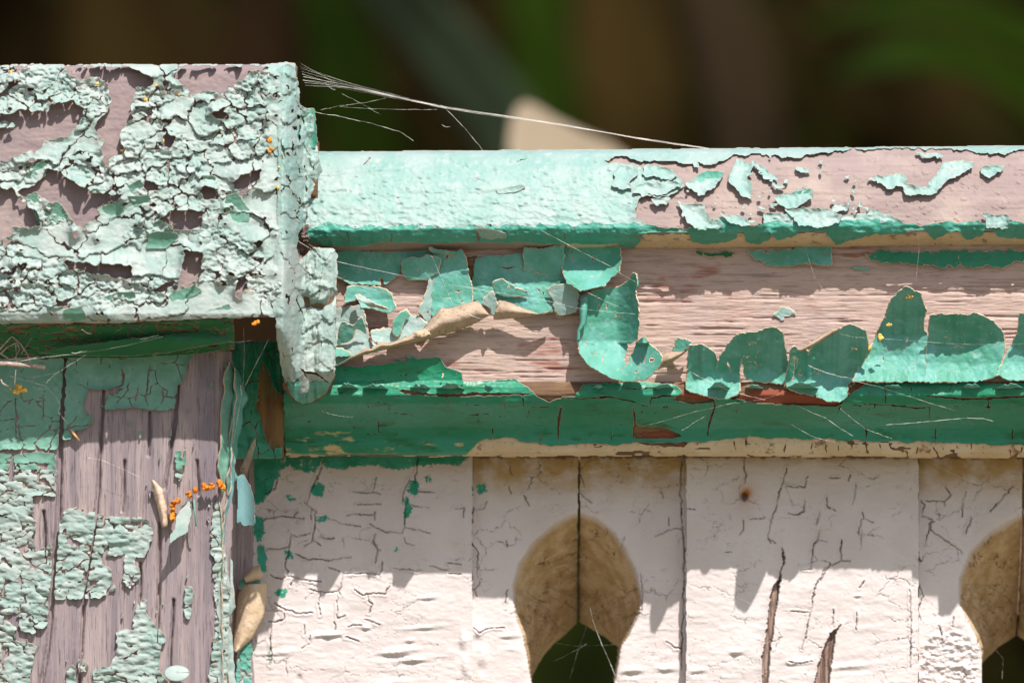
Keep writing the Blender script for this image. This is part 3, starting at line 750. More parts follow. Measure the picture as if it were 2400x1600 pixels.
# board beside the post (green, with a bare mossy strip)
def build_side():
    st = 2.4; k = kf(10); U, V = grid(530, 668, 800, 1080, st); qu = qc(U); qv = qc(V)
    P = 20 - 0.35 * (U - 540) * 1.0 + 4 * fbm(U / 20, V / 60, 3) + 1.5 * fbm(U / 6, V / 50, 4)
    sb = slab('side_board', U, V, P, (qv < 1074) & (qu < 664), 220, [w_side, w_side], post, k)
    bare = inpolys([TP([(2220,490),(2280,520),(2352,620),(2352,1160),(2300,1100),(2240,880),(2190,740),(2230,730)]), T6([(60,250),(110,420),(190,480),(195,840),(160,840),(95,830),(40,640),(10,540),(20,330)])], qu, qv, 5, 14, 3)
    bare |= fbm(qu / 26, qv / 40, 6) > 0.6
    f1, f2, cid = voro((qu + 8 * fbm(qu / 20, qv / 20, 1)) / 50, (qv + 8 * fbm(qu / 20, qv / 20, 2)) / 90, 4)
    L = np.where((qv < 1073) & (qu < 660) & ~bare & ((f2 - f1) > 0.03), cid, 0)
    d = chamfer(np.pad(bare, ((0, 1), (0, 1))), st, 20)
    PP = P + 6 + 10 * np.exp(-d / 8) * vn(U / 30, V / 30, 3) + 3 * fbm(U / 22, V / 30, 9)
    sheets('paint_flake', U, V, L, PP, 4, [moulm, backm, edgem], sb, k, {'tan': np.zeros(U.shape)}, limit=20, min_cells=6)
build_side()

# ------------------------------------------------------------------ corner block between cap and rail
KB = kf(140)
def block_p(u, v):
    p = np.interp(v, [540, 575, 600, 870, 905, 935, 950], [120, 150, 150, 150, 120, 60, 20])
    left = smooth01(700 - u, 0, 45) * smooth01(900 - v, 0, 300) * 90
    return p + left - 10 * smooth01(u, 778, 790)
def build_block():
    st = 2.2; U, V = grid(648, 796, 566, 952, st); qu = qc(U); qv = qc(V)
    poly = TC([(440,430),(470,600),(540,300),(610,330),(690,215),(760,170),(880,175),(918,220),(912,560),(895,1150),(870,1270),(760,1360),(640,1385),(560,1360),(480,1230),(520,1180),(470,980),(440,760),(380,650),(400,430)])
    ins = inpolys([poly], qu, qv, 2, 12, 4)
    P = block_p(U, V)
    bl = slab('corner_block', U, V, P - 5 + 3 * fbm(U / 20, V / 20, 3), ins, 130, [w_brown, w_brown], post, KB)
    bare = inpolys([TC([(520,1000),(600,965),(590,1010),(540,1035)]), TC([(560,390),(600,375),(620,400),(590,490),(560,500)]), TC([(530,520),(560,560),(545,620),(525,590)])], qu, qv, 2, 8, 3)
    f1, f2, cid = voro((qu + 8 * fbm(qu / 18, qv / 18, 1)) / 60, (qv + 8 * fbm(qu / 18, qv / 18, 2)) / 75, 6)
    cr = seg_dist([(TC([(610,1090),(660,1130),(760,1145),(850,1215)]), 2.5), (TC([(680,470),(620,480),(600,560),(640,650),(660,720),(630,790)]), 1.3), (TC([(760,870),(800,890),(795,930)]), 0.8)], qu, qv, 1.5, 8)
    L = np.where(ins & ~bare & (cr > 0), cid * 0 + 1 + (qv > 880), 0)
    lump = smooth01(U, 650, 690) * (1 - 0.75 * smooth01(U, 750, 775) * smooth01(V, 640, 700))
    rid = 13 * fbm(U / 20, V / 40, 31, 3) + 18 * (0.2 - np.abs(fbm(U / 30, V / 44, 33, 3))) + 2 * fbm(U / 8, V / 9, 34, 3)
    fold = smooth01(700 - U, -6, 16)
    PP = P + 4 + lump * rid * (1 - 0.5 * fold) + fold * 7 * np.sin((U + 0.08 * V + 5 * fbm(U / 30, V / 60, 3)) / 4.5) * smooth01(V, 640, 720)
    # painted nail: domed boss with a hollow under it
    rn = np.hypot(U - 746, (V - 682) * 1.0)
    PP = PP + 16 * smooth01(30 - rn, 0, 8) - 10 * np.exp(-((rn - 36) / 7) ** 2) * smooth01(V, 682, 700)
    d = seg_dist([(TC([(610,1085),(700,1110),(850,1190)]), 1)], U, V, 1, 8)
    PP = PP + 12 * np.exp(-np.clip(d, 0, 99) / 6) * (V < 905)
    # gap behind: dirty wood and an old nest
    boxm('filler_board', 640, 745, 330, 640, -160, 60, w_brown, bl, kf(60))
    for i, (u, v, ru, rv) in enumerate(((700, 575, 18, 34), (694, 610, 14, 30), (712, 545, 15, 20), (706, 555, 10, 12), (716, 560, 12, 10))):
        blob('dirt_crust', u, v, 70 + 5 * i, ru, rv, 25, nestm, bl, kf(70), 0.8, i + 3, 16, 22)
    # one ragged coat that wraps the end of the cap and runs down over the block
    Ue, Ve = grid(640, 794, 150, 956, 2.0); qa = qc(Ue); qb = qc(Ve)
    outl = [(650,165),(676,152),(690,160),(700,200),(703,245),(730,258),(738,285),(744,350),(746,400),(735,445),(722,480),(714,526),(702,548),(696,585),(700,606),(710,606),(722,590),(734,580),(782,584),(790,592),(788,700),(785,880),(765,920),(735,940),(705,946),(682,925),(664,880),(654,800),(648,740),(640,700),(650,560),(656,400)]
    me_ = inpolys([outl], qa, qb, 3.5, 12, 15)
    cx = smooth01(Ue, 662, 716)
    lowp = block_p(Ue, Ve); capp = cap_p(np.minimum(Ue, 660), np.clip(Ve, 160, 745))
    endp = 175 - 0.9 * (Ue - 700)
    right_p = np.where(Ve < 570, endp, lowp); right_p = endp * (1 - smooth01(Ve, 540, 610)) + lowp * smooth01(Ve, 540, 610)
    dropl = 230 * smooth01(Ve, 760, 930) * (1 - cx)
    Pe = (capp + 4 - dropl) * (1 - cx) + right_p * cx
    vert = fbm((Ue + 0.04 * Ve) / 11, Ve / 70, 161, 4); ridg = 0.35 - np.abs(fbm((Ue + 10 * fbm(Ue / 40, Ve / 60, 6)) / 17, Ve / 55, 162, 3))
    flatr = 1 - 0.85 * smooth01(Ue, 742, 768) * smooth01(Ve, 600, 640)
    Pe = Pe + 3 + flatr * smooth01(Ue, 656, 690) * (8 * vert + 14 * ridg + 5 * fbm(Ue / 13, Ve / 15, 163, 3)) + 1.5 * fbm(Ue / 9, Ve / 8, 164)
    rn = np.hypot(Ue - 746, Ve - 682)
    Pe = Pe + 15 * smooth01(29 - rn, 0, 7) - 12 * np.exp(-((rn - 37) / 7) ** 2) * smooth01(Ve, 676, 700)
    e1, e2, eid = voro((qa + 10 * fbm(qa / 20, qb / 20, 181) + 4 * fbm(qa / 6, qb / 6, 183)) / 44, (qb + 14 * fbm(qa / 26, qb / 26, 182) + 4 * fbm(qa / 6, qb / 6, 184)) / 62, 14)
    ety = np.pad((qb + 14 * fbm(qa / 26, qb / 26, 182)) / 62 - voro.c[1], ((0, 1), (0, 1)), mode='edge'); eidv = np.pad(eid, ((0, 1), (0, 1)), mode='edge')
    rimw = smooth01(Ue, 655, 668)
    Pe = Pe + rimw * (20 * hsh(eidv % 20000, eidv // 20000, 5) ** 1.5 * np.clip(ety, -0.3, 0.7) + 5 * hsh(eidv % 20000, eidv // 20000, 8))
    tear = ((fbm(qa / 13, qb / 26, 171, 4) > 0.5) & (qa < 742) & (qa > 662) & ((qb < 575) | (qa < 688))) | (((e2 - e1) * 50 < np.where(qb > 600, 0.9, 1.0 + 2.0 * vn(qa / 20, qb / 20, 185))) & (vn(qa / 30, qb / 30, 186) > np.where(qb > 600, 0.55, 0.4)) & (qa > 660))
    crk_ = seg_dist([(TC([(610,1090),(660,1130),(760,1145),(850,1215)]), 2.5), (TC([(680,470),(620,480),(600,560),(640,650),(660,720),(630,790)]), 1.3), (TC([(760,870),(800,890),(795,930)]), 0.7)], qa, qb, 1.5, 8)
    zone = np.where(qb < 575, 1, np.where(qb < 893 + 6 * fbm(qa / 12, qb * 0, 3), 2, 3))
    for z, mt in ((1, mint), (2, chalk), (3, teal)):
        sheets('paint_flake', Ue, Ve, np.where(me_ & ~tear & (crk_ > 0) & (zone == z), eid, 0), Pe, 4, [mt, backm, edgem], bl, KB, limit=25, min_cells=6)
    # torn flakes standing out at the corner
    def fl(poly, p, gu, gv, m, sd, T_=T1, bow=0):
        pl = T_(poly); u0 = min(x for x, y in pl); u1 = max(x for x, y in pl); v0 = min(y for x, y in pl); v1 = max(y for x, y in pl)
        U2, V2 = grid(u0 - 4, u1 + 4, v0 - 4, v1 + 4, 1.8)
        m2 = inpolys([pl], qc(U2), qc(V2), 2.2, 9, sd)
        P2 = p + gu * (U2 - (u0 + u1) / 2) + gv * (V2 - (v0 + v1) / 2) + bow * (((U2 - (u0 + u1) / 2) / (u1 - u0) * 2) ** 2) + 3.5 * fbm(U2 / 14, V2 / 18, sd)
        sheets('paint_flake', U2, V2, m2.astype(int), P2, 3.5, [m, backm, edgem], bl, KB, limit=3)
    fl([(2030,560),(2050,490),(2100,450),(2140,450),(2150,560),(2160,680),(2140,720),(2090,700),(2060,760),(2030,740),(2010,640)], 150, -0.6, 0, teal, 2, bow=22)
    fl([(1985,560),(2035,590),(2080,640),(2090,740),(2040,780),(1980,770),(1960,660)], 165, -0.3, 0.1, mint, 3, bow=-14)
    fl([(2050,780),(2130,740),(2170,790),(2190,870),(2160,920),(2110,940),(2060,900)], 120, 0.2, -0.3, mint, 4, bow=-22)
    fl([(1950,790),(2010,800),(2010,1000),(2060,1150),(2050,1220),(1990,1200),(1950,1000)], 160, -0.8, 0, teal, 5, bow=15)
    fl([(1950,1170),(2040,1180),(2030,1195),(1990,1190)], 190, 0, -1, chalk, 6)
    fl([(2040,880),(2100,880),(2110,1000),(2080,1100),(2030,1120),(2010,960)], 135, 0.4, -0.2, mint, 7, bow=-16)
    fl([(1900,1190),(1985,1210),(1970,1400),(1900,1400)], 205, -0.4, 0, mint, 8)
    fl([(455,165),(560,190),(568,215),(540,300),(600,305),(605,350),(570,380),(555,490),(550,550),(490,500),(470,300)], 205, -0.7, 0, sage, 9, TC, 8)
    fl([(470,240),(485,260),(490,420),(500,480),(470,470),(455,350)], 218, -0.4, 0, chalk, 10, TC, 4)
    fl([(440,620),(500,545),(540,640),(530,760),(560,900),(585,1000),(530,990),(490,850),(455,760)], 208, -1.0, 0, mint, 11, TC, 14)
    fl([(470,980),(520,1010),(560,1120),(580,1200),(550,1190),(510,1090),(460,1000)], 165, -0.8, -0.2, mint, 12, TC, 10)
    fl([(590,1170),(650,1150),(695,1210),(690,1290),(620,1300),(580,1240)], 150, 0, -0.6, chalk, 13, TC, -10)
    return bl
build_block()

# ------------------------------------------------------------------ top rail
rail = empty('top_rail', base(1600, -40), 'long horizontal fence rail with a sloping top and curled peeling green paint', 'fence rail')
RX0, RX1 = 690, 2620
def rail_p(u, v):
    vv = v + (u - 745) * 0.0085
    return np.interp(vv, [350, 354, 358, 364, 374, 400, 440, 480, 512, 528, 541, 556, 572, 584, 596], [-150, -100, -62, -40, -22, 8, 40, 64, 80, 88, 92, 82, 56, 24, -20])
def build_rail_cap():
    st = 2.3; U, V = grid(RX0, RX1, 336, 596, st); qu = qc(U); qv = qc(V); vv = qv + (qu - 745) * 0.0085
    ins = (vv > 355 + 1.5 * fbm(qu / 30, qu * 0, 3)) & (vv < 589 + 2 * fbm(qu / 50, qu * 0, 5))
    P = rail_p(U, V)
    rc = slab('rail_cap', U, V, P - 4 + 1.6 * fbm(U / 50, V / 10, 3) + 1.0 * fbm(U / 7, V / 6, 4) + 2.5 * (fbm(U / 16, V / 11, 8) > 0.42), ins, 110, [w_railtop, w_railtop], rail)
    bare = inpolys([T5([(240,170),(330,140),(400,160),(480,165),(700,175),(780,180),(880,140),(1000,128),(1090,128),(1170,150),(1300,130),(1480,105),(1600,100),(2060,104),(2100,125),(2250,125),(2331,105),(2800,105),(2800,480),(2331,480),(2260,460),(2130,470),(1990,470),(1950,460),(1820,490),(1740,480),(1690,450),(1600,420),(1570,410),(1510,450),(1420,430),(1360,470),(1210,440),(1120,430),(1050,420),(1030,480),(970,490),(820,440),(760,470),(700,480),(660,505),(560,500),(460,475),(390,450),(425,345),(560,345),(640,290),(580,210),(420,185),(300,180)])], qu, qv, 7, 14, 5)
    keep = [T5(x) for x in (
        [(285,292),(300,215),(335,188),(395,190),(415,235),(372,262),(380,300),(330,305)], [(428,185),(500,188),(560,197),(612,246),(560,262),(500,240),(445,250)], [(392,322),(398,290),(455,268),(520,278),(560,268),(638,280),(585,306),(540,332),(470,330),(440,340)],
        [(640,280),(680,262),(750,215),(840,220),(800,290),(740,325),(680,310)],
        [(860,260),(900,150),(990,190),(960,250),(980,300),(980,345),(920,340),(900,300)],
        [(960,160),(1010,180),(1100,240),(1100,265),(1040,250),(1000,200)], [(1190,190),(1275,200),(1270,225),(1220,220)],
        [(1075,345),(1190,315),(1230,300),(1280,310),(1270,350),(1200,395),(1140,400)], [(1365,385),(1450,380),(1445,410),(1370,415)],
        [(1540,250),(1700,230),(1750,240),(1740,280),(1700,290),(1650,310),(1610,270)],
        [(1715,280),(1850,290),(1890,240),(1930,170),(2080,165),(2070,195),(2020,240),(1960,250),(1900,310),(1860,340),(1740,330)],
        [(2110,190),(2230,190),(2210,215),(2150,245),(2110,230)], [(610,370),(740,385),(760,460),(830,480),(820,500),(700,505),(650,470)],
        [(810,430),(950,450),(975,490),(880,480)], [(1140,405),(1340,400),(1420,435),(1400,480),(1300,500),(1200,480)],
        [(1140,255),(1160,258),(1158,275),(1142,272)], [(1465,310),(1500,312),(1495,332),(1470,328)], [(1780,120),(1900,130),(1930,145),(1850,150)], [(470,350),(570,350),(560,380),(500,385)],
        [(2120,425),(2250,440),(2240,500),(2140,500)], [(680,170),(720,175),(715,200),(690,195)])]
    kp = inpolys(keep, qu + 2.0 * fbm(qu / 5, qv / 5, 95), qv + 2.0 * fbm(qu / 5, qv / 5, 96), 6, 11, 9)
    kp |= bare & (fbm(qu / 13, qv / 8, 93, 3) > 0.46) & (fbm(qu / 70, qv / 40, 94) > 0.05) & (vv > 372) & (qu < 2050)
    # the nose: bare tan wood with scallops of paint hanging over it
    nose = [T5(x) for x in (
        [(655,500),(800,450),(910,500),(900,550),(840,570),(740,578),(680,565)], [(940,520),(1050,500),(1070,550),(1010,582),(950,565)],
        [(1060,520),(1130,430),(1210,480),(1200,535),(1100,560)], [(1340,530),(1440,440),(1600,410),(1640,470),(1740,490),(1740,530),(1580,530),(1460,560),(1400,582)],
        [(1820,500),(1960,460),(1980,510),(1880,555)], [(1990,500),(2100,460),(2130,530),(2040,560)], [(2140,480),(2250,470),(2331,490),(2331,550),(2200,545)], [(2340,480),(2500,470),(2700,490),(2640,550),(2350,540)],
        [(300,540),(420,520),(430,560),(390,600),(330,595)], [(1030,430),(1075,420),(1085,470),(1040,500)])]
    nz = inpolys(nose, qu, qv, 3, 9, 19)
    under = (vv > 553) & (qu > 1495)
    bare |= (under & ~nz)
    bare |= (vv > 574 + 8 * fbm(qu / 60, qu * 0, 21)) & ~nz
    paint = ins & (~bare | nz)
    cr = seg_dist([(T4([(510,700),(515,800)]), 1.5), (T4([(805,705),(810,810)]), 1.5), (T4([(1380,660),(1395,740),(1400,820)]), 3), (T4([(1590,700),(1595,780)]), 1.5), (T4([(1990,690),(1985,780)]), 1.2), (T4([(2150,690),(2145,780)]), 1.2),
                   (T5([(400,520),(430,560)]), 1.5), (T4([(610,260),(665,200)]), 2), (T4([(1640,240),(1690,215),(1740,205)]), 1.5)], qu, qv)
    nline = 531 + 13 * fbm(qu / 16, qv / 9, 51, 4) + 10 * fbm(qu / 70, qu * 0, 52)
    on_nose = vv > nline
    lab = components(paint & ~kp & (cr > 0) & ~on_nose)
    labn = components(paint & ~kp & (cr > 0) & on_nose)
    lab2 = components(kp & ins); 
    dist = chamfer(np.pad(~paint & ins, ((0, 1), (0, 1))), st, 24)
    bumps = 3.0 * fbm(U / 34, V / 13, 23) + 1.6 * fbm(U / 14, V / 6, 223, 3) + 2.4 * np.clip(fbm(U / 11, V / 7, 24, 2) - 0.38, 0, 1) * 3 + 0.6 * fbm(U / 7, V / 5, 25)
    f1, f2, cid = voro(U / 62, V / 40, 33)
    bumps = bumps + 6 * np.clip(0.12 - f1, 0, 1) / 0.12 * (hsh(cid % 20000, cid // 20000, 4) > 0.55)
    lump = smooth01(V + (U - 745) * 0.0085, 500, 545) * (2.5 * fbm(U / 16, V / 16, 26))
    lft = smooth01(800 - U, 0, 70) * 5 * fbm(U / 13, V / 13, 36)
    PP = P + 3 + bumps + lump + lft + (3 + 9 * vn(U / 40, V / 40, 27)) * np.exp(-dist / 8)
    sheets('paint_flake', U, V, lab, PP, 4.5, [mint, backm, edgem], rc, 1.0, limit=40, min_cells=5)
    sheets('paint_flake', U, V, labn, PP - 0.5, 4.5, [green, backm, edgem], rc, 1.0, limit=30, min_cells=5)  # underside of the nose: its shade is put into the darker green
    # loose chips: lifted at the lower rim
    kd = chamfer(np.pad(~kp, ((0, 1), (0, 1)), constant_values=True), st, 20)
    PK = P + 7 + 9 * np.exp(-kd / 6) * (0.5 + vn(U / 24, V / 24, 29)) + 4 * fbm(U / 20, V / 14, 30) + 1.5 * fbm(U / 7, V / 6, 30)
    sheets('paint_flake', U, V, lab2, PK, 3.5, [mint, backm, edgem], rc, 1.0, limit=60, min_cells=4)
    def fl(poly, hv, a, m, sd, tf=T4, p0=6):
        pl = tf(poly); u0 = min(x for x, y in pl); u1 = max(x for x, y in pl); v0 = min(y for x, y in pl); v1 = max(y for x, y in pl)
        U2, V2 = grid(u0 - 4, u1 + 4, v0 - 4, v1 + 4, 1.8)
        m2 = inpolys([pl], qc(U2), qc(V2), 1.5, 8, sd)
        t = np.clip((hv - V2) / (v1 - v0 + 6), -1.2, 1.2)
        sheets('paint_flake', U2, V2, m2.astype(int), rail_p(U2, V2) + p0 + a * t * t + 1.5 * fbm(U2 / 9, V2 / 9, sd), 3, [m, backm, edgem], rc, 1.0, limit=2)
    fl([(1515,425),(1600,405),(1700,385),(1715,410),(1640,440),(1530,445)], T4([(0, 450)])[0][1], 14, mint, 3)
    fl([(1360,655),(1400,670),(1590,720),(1590,750),(1530,770),(1420,750),(1385,700)], T4([(0, 760)])[0][1], 22, mint, 4)
    fl([(2120,420),(2160,430),(2250,450),(2245,480),(2150,470)], T5([(0, 480)])[0][1], 18, mint, 5, T5)
    fl([(640,290),(700,240),(760,212),(840,220),(800,260),(720,280)], T5([(0, 290)])[0][1], 22, teal, 6, T5)
    fl([(1150,350),(1180,320),(1225,315),(1210,350)], T5([(0, 350)])[0][1], 16, teal, 7, T5)
    fl([(1225,330),(1260,300),(1280,310),(1262,345)], T5([(0, 350)])[0][1], 16, teal, 8, T5)
    # tan bare wood of the nose
    U2, V2 = grid(1300, RX1, 545, 590, 2.4); w2 = qc(V2) + (qc(U2) - 745) * 0.0085
    m2 = (w2 > 557 + 3 * fbm(qc(U2) / 25, qc(U2) * 0, 2)) & (w2 < 588) & (qc(U2) > 1330)
    sheets('bare_edge', U2, V2, m2.astype(int), rail_p(U2, V2) - 1.5 + 1.2 * fbm(U2 / 30, V2 / 8, 3), 4, [lip, lip], rc, 1.0, limit=3)
    return rc
build_rail_cap()

def board_grain(U, V):
    return 1.0 * fbm(U / 120, V / 7, 3, 2) + 0.9 * fbm(U / 26, V / 4.5, 4, 2)
def build_board():
    st = 2.3; U, V = grid(700, RX1, 566, 912, st)
    ring = board_grain(U, V) - 4 * smooth01(fbm(U / 140, V / 4, 9, 2), 0.35, 0.6)
    bd = slab('rail_board', U, V, ring, np.ones((U.shape[0] - 1, U.shape[1] - 1), bool), 140, [w_board, w_board], rail)
    def put(poly, pf, tf, m=teal, th=3.0, sd=3, amp=1.6, st=1.9, mats=None, rough=1.0, name='paint_flake'):
        pl = tf(poly); u0 = min(x for x, y in pl); u1 = max(x for x, y in pl); v0 = min(y for x, y in pl); v1 = max(y for x, y in pl)
        U2, V2 = grid(u0 - 4, u1 + 4, v0 - 4, v1 + 4, st)
        qa = qc(U2); qb = qc(V2)
        m2 = inpolys([pl], qa + 2.2 * fbm(qa / 5, qb / 5, sd + 9), qb + 2.8 * fbm(qa / 5, qb / 5, sd + 8), amp + 1.0, 13, sd)
        slit = (np.abs(fbm(qa / 34, qb / 60, sd + 70, 3)) < 0.022) & (fbm(qa / 30, qb / 30, sd + 71) > 0.12)
        m2 &= ~slit
        s = (U2 - u0) / (u1 - u0) * 2 - 1; t = (V2 - v0) / (v1 - v0)
        P2 = pf(s, t, U2, V2) + rough * (3.2 * fbm(U2 / 34, V2 / 30, sd) + 0.8 * fbm(U2 / 8, V2 / 6, sd + 1))
        return sheets(name, U2, V2, m2.astype(int), P2, th, mats or [m, backm, creamedge], bd, 1.0, limit=3, flare=2.0)
    # --- upper film left on the board, left part
    put([(130,150),(300,120),(480,150),(740,160),(1250,130),(1250,200),(900,240),(880,290),(870,375),(880,360),(870,400),(760,480),(640,530),(480,520),(300,520),(200,470),(140,440)], lambda s, t, u, v: 8 + 34 * np.clip(t - 0.45, 0, 1) ** 1.5 * (0.7 + 0.6 * s ** 2), TB, teal, sd=4)
    put([(905,245),(930,228),(1100,215),(1200,200),(1340,220),(1310,380),(1250,420),(1190,470),(1000,475),(920,430),(880,380)], lambda s, t, u, v: 22 + 16 * (1 - t) + 4 * s, TB, teal, sd=5)
    put([(1195,100),(1400,130),(1535,150),(1530,205),(1400,175),(1230,135)], lambda s, t, u, v: 46 - 14 * t, TB, teal, sd=6)
    put([(1240,130),(1520,200),(1530,125),(1590,130),(1640,300),(1690,560),(1705,710),(1640,745),(1350,800),(1270,905),(1235,870),(1245,420),(1200,380),(1300,300)], lambda s, t, u, v: 30 + 8 * s + 26 * np.clip(0.25 - t, 0, 1) + 40 * np.clip(t - 0.7, 0, 1), TB, teal, sd=7)
    put([(1218,415),(1258,410),(1258,520),(1250,860),(1275,905),(1190,980),(1085,830),(1150,700),(1195,540)], lambda s, t, u, v: 30 - 16 * s + 6 * t, TB, mint, sd=8)
    # --- right panel
    put([(1375,885),(1500,870),(1600,865),(1720,850),(1718,930),(1640,950),(1520,938),(1600,965),(1700,940),(1960,960),(1970,1010),(2010,1060),(2060,1050),(2080,1150),(2060,1240),(1950,1285),(1910,1245),(1800,1270),(1640,1215),(1500,1180),(1440,1200),(1360,1170),(1345,1100),(1365,1000)], lambda s, t, u, v: 14 + 30 * np.clip(t - 0.5, 0, 1) ** 1.3 + 6 * fbm(u / 40, v / 30, 5), T4, teal, sd=9)
    put([(1710,815),(1840,825),(1975,795),(1980,900),(1965,960),(1960,1000),(1900,1010),(1710,960)], lambda s, t, u, v: 34 - 20 * t + 3 * s * s + 10 * np.clip(0.12 - t, 0, 1) * 8, T4, teal, sd=10)
    put([(1860,1110),(1900,1070),(2010,1060),(2060,1055),(2085,1150),(2060,1245),(1950,1280),(1910,1240),(1915,1180)], lambda s, t, u, v: 44 - 10 * t + 8 * s, T4, mint, sd=11)
    put([(1490,1050),(1560,1025),(1640,1080),(1730,1110),(1735,1140),(1600,1150),(1510,1120)], lambda s, t, u, v: 42 - 12 * t, T4, teal, sd=12)
    put([(1440,1160),(1490,1105),(1515,1150),(1525,1200),(1500,1290),(1480,1230),(1430,1190)], lambda s, t, u, v: 60 + 8 * s, T4, mint, sd=13)
    put([(1380,875),(1385,960),(1365,1080),(1355,1170),(1335,1100),(1325,960),(1310,890)], lambda s, t, u, v: 6 + 0 * u, T4, w_brown, sd=14, mats=[w_brown, w_brown])
    # --- round flake at the right end of the film
    put([(40,592),(180,594),(322,590),(332,650),(318,710),(240,785),(130,808),(62,772),(38,690)], lambda s, t, u, v: 16 + 130 * np.clip(t - 0.2, 0, 1) ** 2 + 34 * np.clip(s, 0, 1) ** 3, T5, teal, sd=15)
    # --- lower left group
    put([(235,640),(270,552),(480,540),(700,570),(780,640),(822,780),(760,852),(650,830),(550,795),(420,790),(390,690),(300,720),(240,740)], lambda s, t, u, v: 20 + 40 * np.clip(t - 0.5, 0, 1) + 18 * s * s, TB, teal, sd=16)
    put([(365,650),(420,645),(520,700),(570,740),(750,800),(680,800),(550,770),(420,720),(375,690)], lambda s, t, u, v: 56 + 14 * np.sin(t * 3.1), TB, mint, sd=17)
    put([(100,850),(180,790),(400,760),(450,810),(470,900),(510,1120),(565,1255),(440,1300),(150,1455),(100,1440)], lambda s, t, u, v: 26 + 38 * np.clip(t - 0.25, 0, 1) ** 1.2 + 6 * s, TB, mint, sd=18)
    put([(165,1210),(160,1100),(210,960),(340,1000),(420,890),(440,900),(470,1000),(490,1080),(360,1020),(330,1140),(240,1180)], lambda s, t, u, v: 52 + 26 * (1 - t), TB, teal, sd=19)
    put([(120,1250),(300,1290),(310,1340),(140,1350)], lambda s, t, u, v: 50 + 10 * t, TB, teal, sd=20)
    put([(548,1050),(760,1022),(800,1062),(790,940),(860,860),(940,810),(990,870),(1100,900),(1190,975),(1135,1045),(1000,1100),(760,1190),(720,1195),(560,1250),(545,1150)], lambda s, t, u, v: 30 + 26 * t + 10 * s * s, TB, mint, sd=21)
    put([(795,940),(860,860),(940,810),(985,870),(900,1000),(850,1120),(790,1080)], lambda s, t, u, v: 54 - 10 * s + 6 * (1 - t), TB, teal, sd=22)
    # --- long roll that shows the tan underside
    def roll(lo, up, p0, bul, n=70, m=14, tf=TB, ends=0.25, a0=0.05, a1=0.95):
        A = resample(tf(lo), n); B = resample(tf(up), n); t = np.linspace(0, 1, m)[None]
        uu = A[:, 0:1] * (1 - t) + B[:, 0:1] * t; vv = A[:, 1:2] * (1 - t) + B[:, 1:2] * t
        e = np.clip(np.minimum(np.arange(n), n - 1 - np.arange(n)) / (n * ends), 0, 1)[:, None]
        pp = p0 + bul * (0.35 + 0.65 * e) * np.sin(np.pi * (a0 + (a1 - a0) * t)) + 1.5 * fbm(uu / 16, vv / 12, 4)
        uu = uu + 1.2 * fbm(uu / 8, vv / 8, 7); vv = vv + 1.2 * fbm(uu / 8, vv / 8, 8)
        return pmesh('paint_curl', uu, vv, pp, [backm, teal, creamedge], bd, 1.0, 3)
    roll([(150,1455),(300,1385),(460,1330),(620,1290),(700,1270),(760,1255),(900,1225),(1100,1180),(1300,1120),(1500,1060),(1700,985),(1820,920),(1900,880)],
         [(150,1445),(300,1350),(480,1250),(560,1245),(670,1150),(720,1185),(760,1182),(880,1140),(1010,1090),(1130,1040),(1190,965),(1260,880),(1340,790),(1440,795),(1600,740),(1750,708),(1840,770),(1900,860)], 36, 44)
    roll([(1500,1305),(1600,1298),(1700,1290),(1800,1275),(1870,1262),(1905,1240)], [(1492,1200),(1540,1170),(1610,1185),(1700,1225),(1800,1258),(1900,1238)], 40, 26, tf=T4)
    put([(1010,1095),(1180,1035),(1230,1090),(1120,1120)], lambda s, t, u, v: 84 + 0 * u, TB, lip, sd=24, mats=[lip, backm, creamedge])
    # --- U-shaped cup flake
    put([(200,420),(250,398),(370,350),(600,325),(690,240),(720,190),(760,190),(775,300),(752,350),(780,500),(792,700),(770,870),(690,930),(640,1080),(720,1040),(760,920),(840,840),(930,950),(1040,1050),(1000,1150),(930,1240),(860,1290),(700,1312),(560,1302),(400,1230),(280,1150),(180,1040),(150,900),(165,780),(225,715),(240,620),(185,560)],
        lambda s, t, u, v: 20 + 95 * np.clip(t - 0.62, 0, 1) ** 1.25 * 2.6 + 40 * np.clip(0.45 - t, 0, 1) + 50 * np.clip(-s - 0.25, 0, 1) * (1 - 0.4 * t) + 95 * np.clip(np.where(t < 0.65, s * 1.6 + 0.15, s), 0, 1) ** 1.5, TU, teal, sd=25)
    roll([(150,890),(158,780),(180,715),(180,570),(190,440)], [(162,880),(170,775),(228,712),(242,600),(255,400)], 58, 12, tf=TU, n=30, m=8)
    roll([(745,350),(760,330),(770,250),(752,190)], [(752,350),(778,320),(780,280),(765,190)], 60, 8, tf=TU, n=20, m=6)
    put([(1140,1000),(1190,862),(1290,872),(1350,920),(1312,972),(1200,992)], lambda s, t, u, v: 46 + 16 * s, TU, teal, sd=26)
    roll([(990,1190),(1060,1165),(1150,1110),(1240,1045),(1315,972)], [(1035,1040),(1060,1018),(1150,1004),(1230,992),(1312,968)], 28, 26, tf=TU, n=36)
    # --- row of flakes standing up from the moulding
    cup = lambda a, ts, c: (lambda s, t, u, v: a + 0.80 * (v.max() - v.min()) * np.clip(ts + 0.10 * fbm(u / 26, u * 0 + a, 9) - t, 0, 1) + 26 * np.clip(0.16 - t, 0, 1) + c * np.clip(t - 0.72, 0, 1) ** 1.2 * 2.4 + 9 * s * s + 5 * fbm(u / 30, v / 40, 8))
    put([(665,1078),(740,1075),(790,1110),(806,1160),(800,1215),(822,1130),(870,1060),(900,1025),(1000,1010),(1100,985),(1132,1030),(1152,1130),(1162,1170),(1140,1275),(1060,1262),(948,1245),(925,1140),(918,1200),(917,1312),(860,1342),(800,1342),(648,1302)], cup(14, 0.62, 40), T5, teal, sd=27)
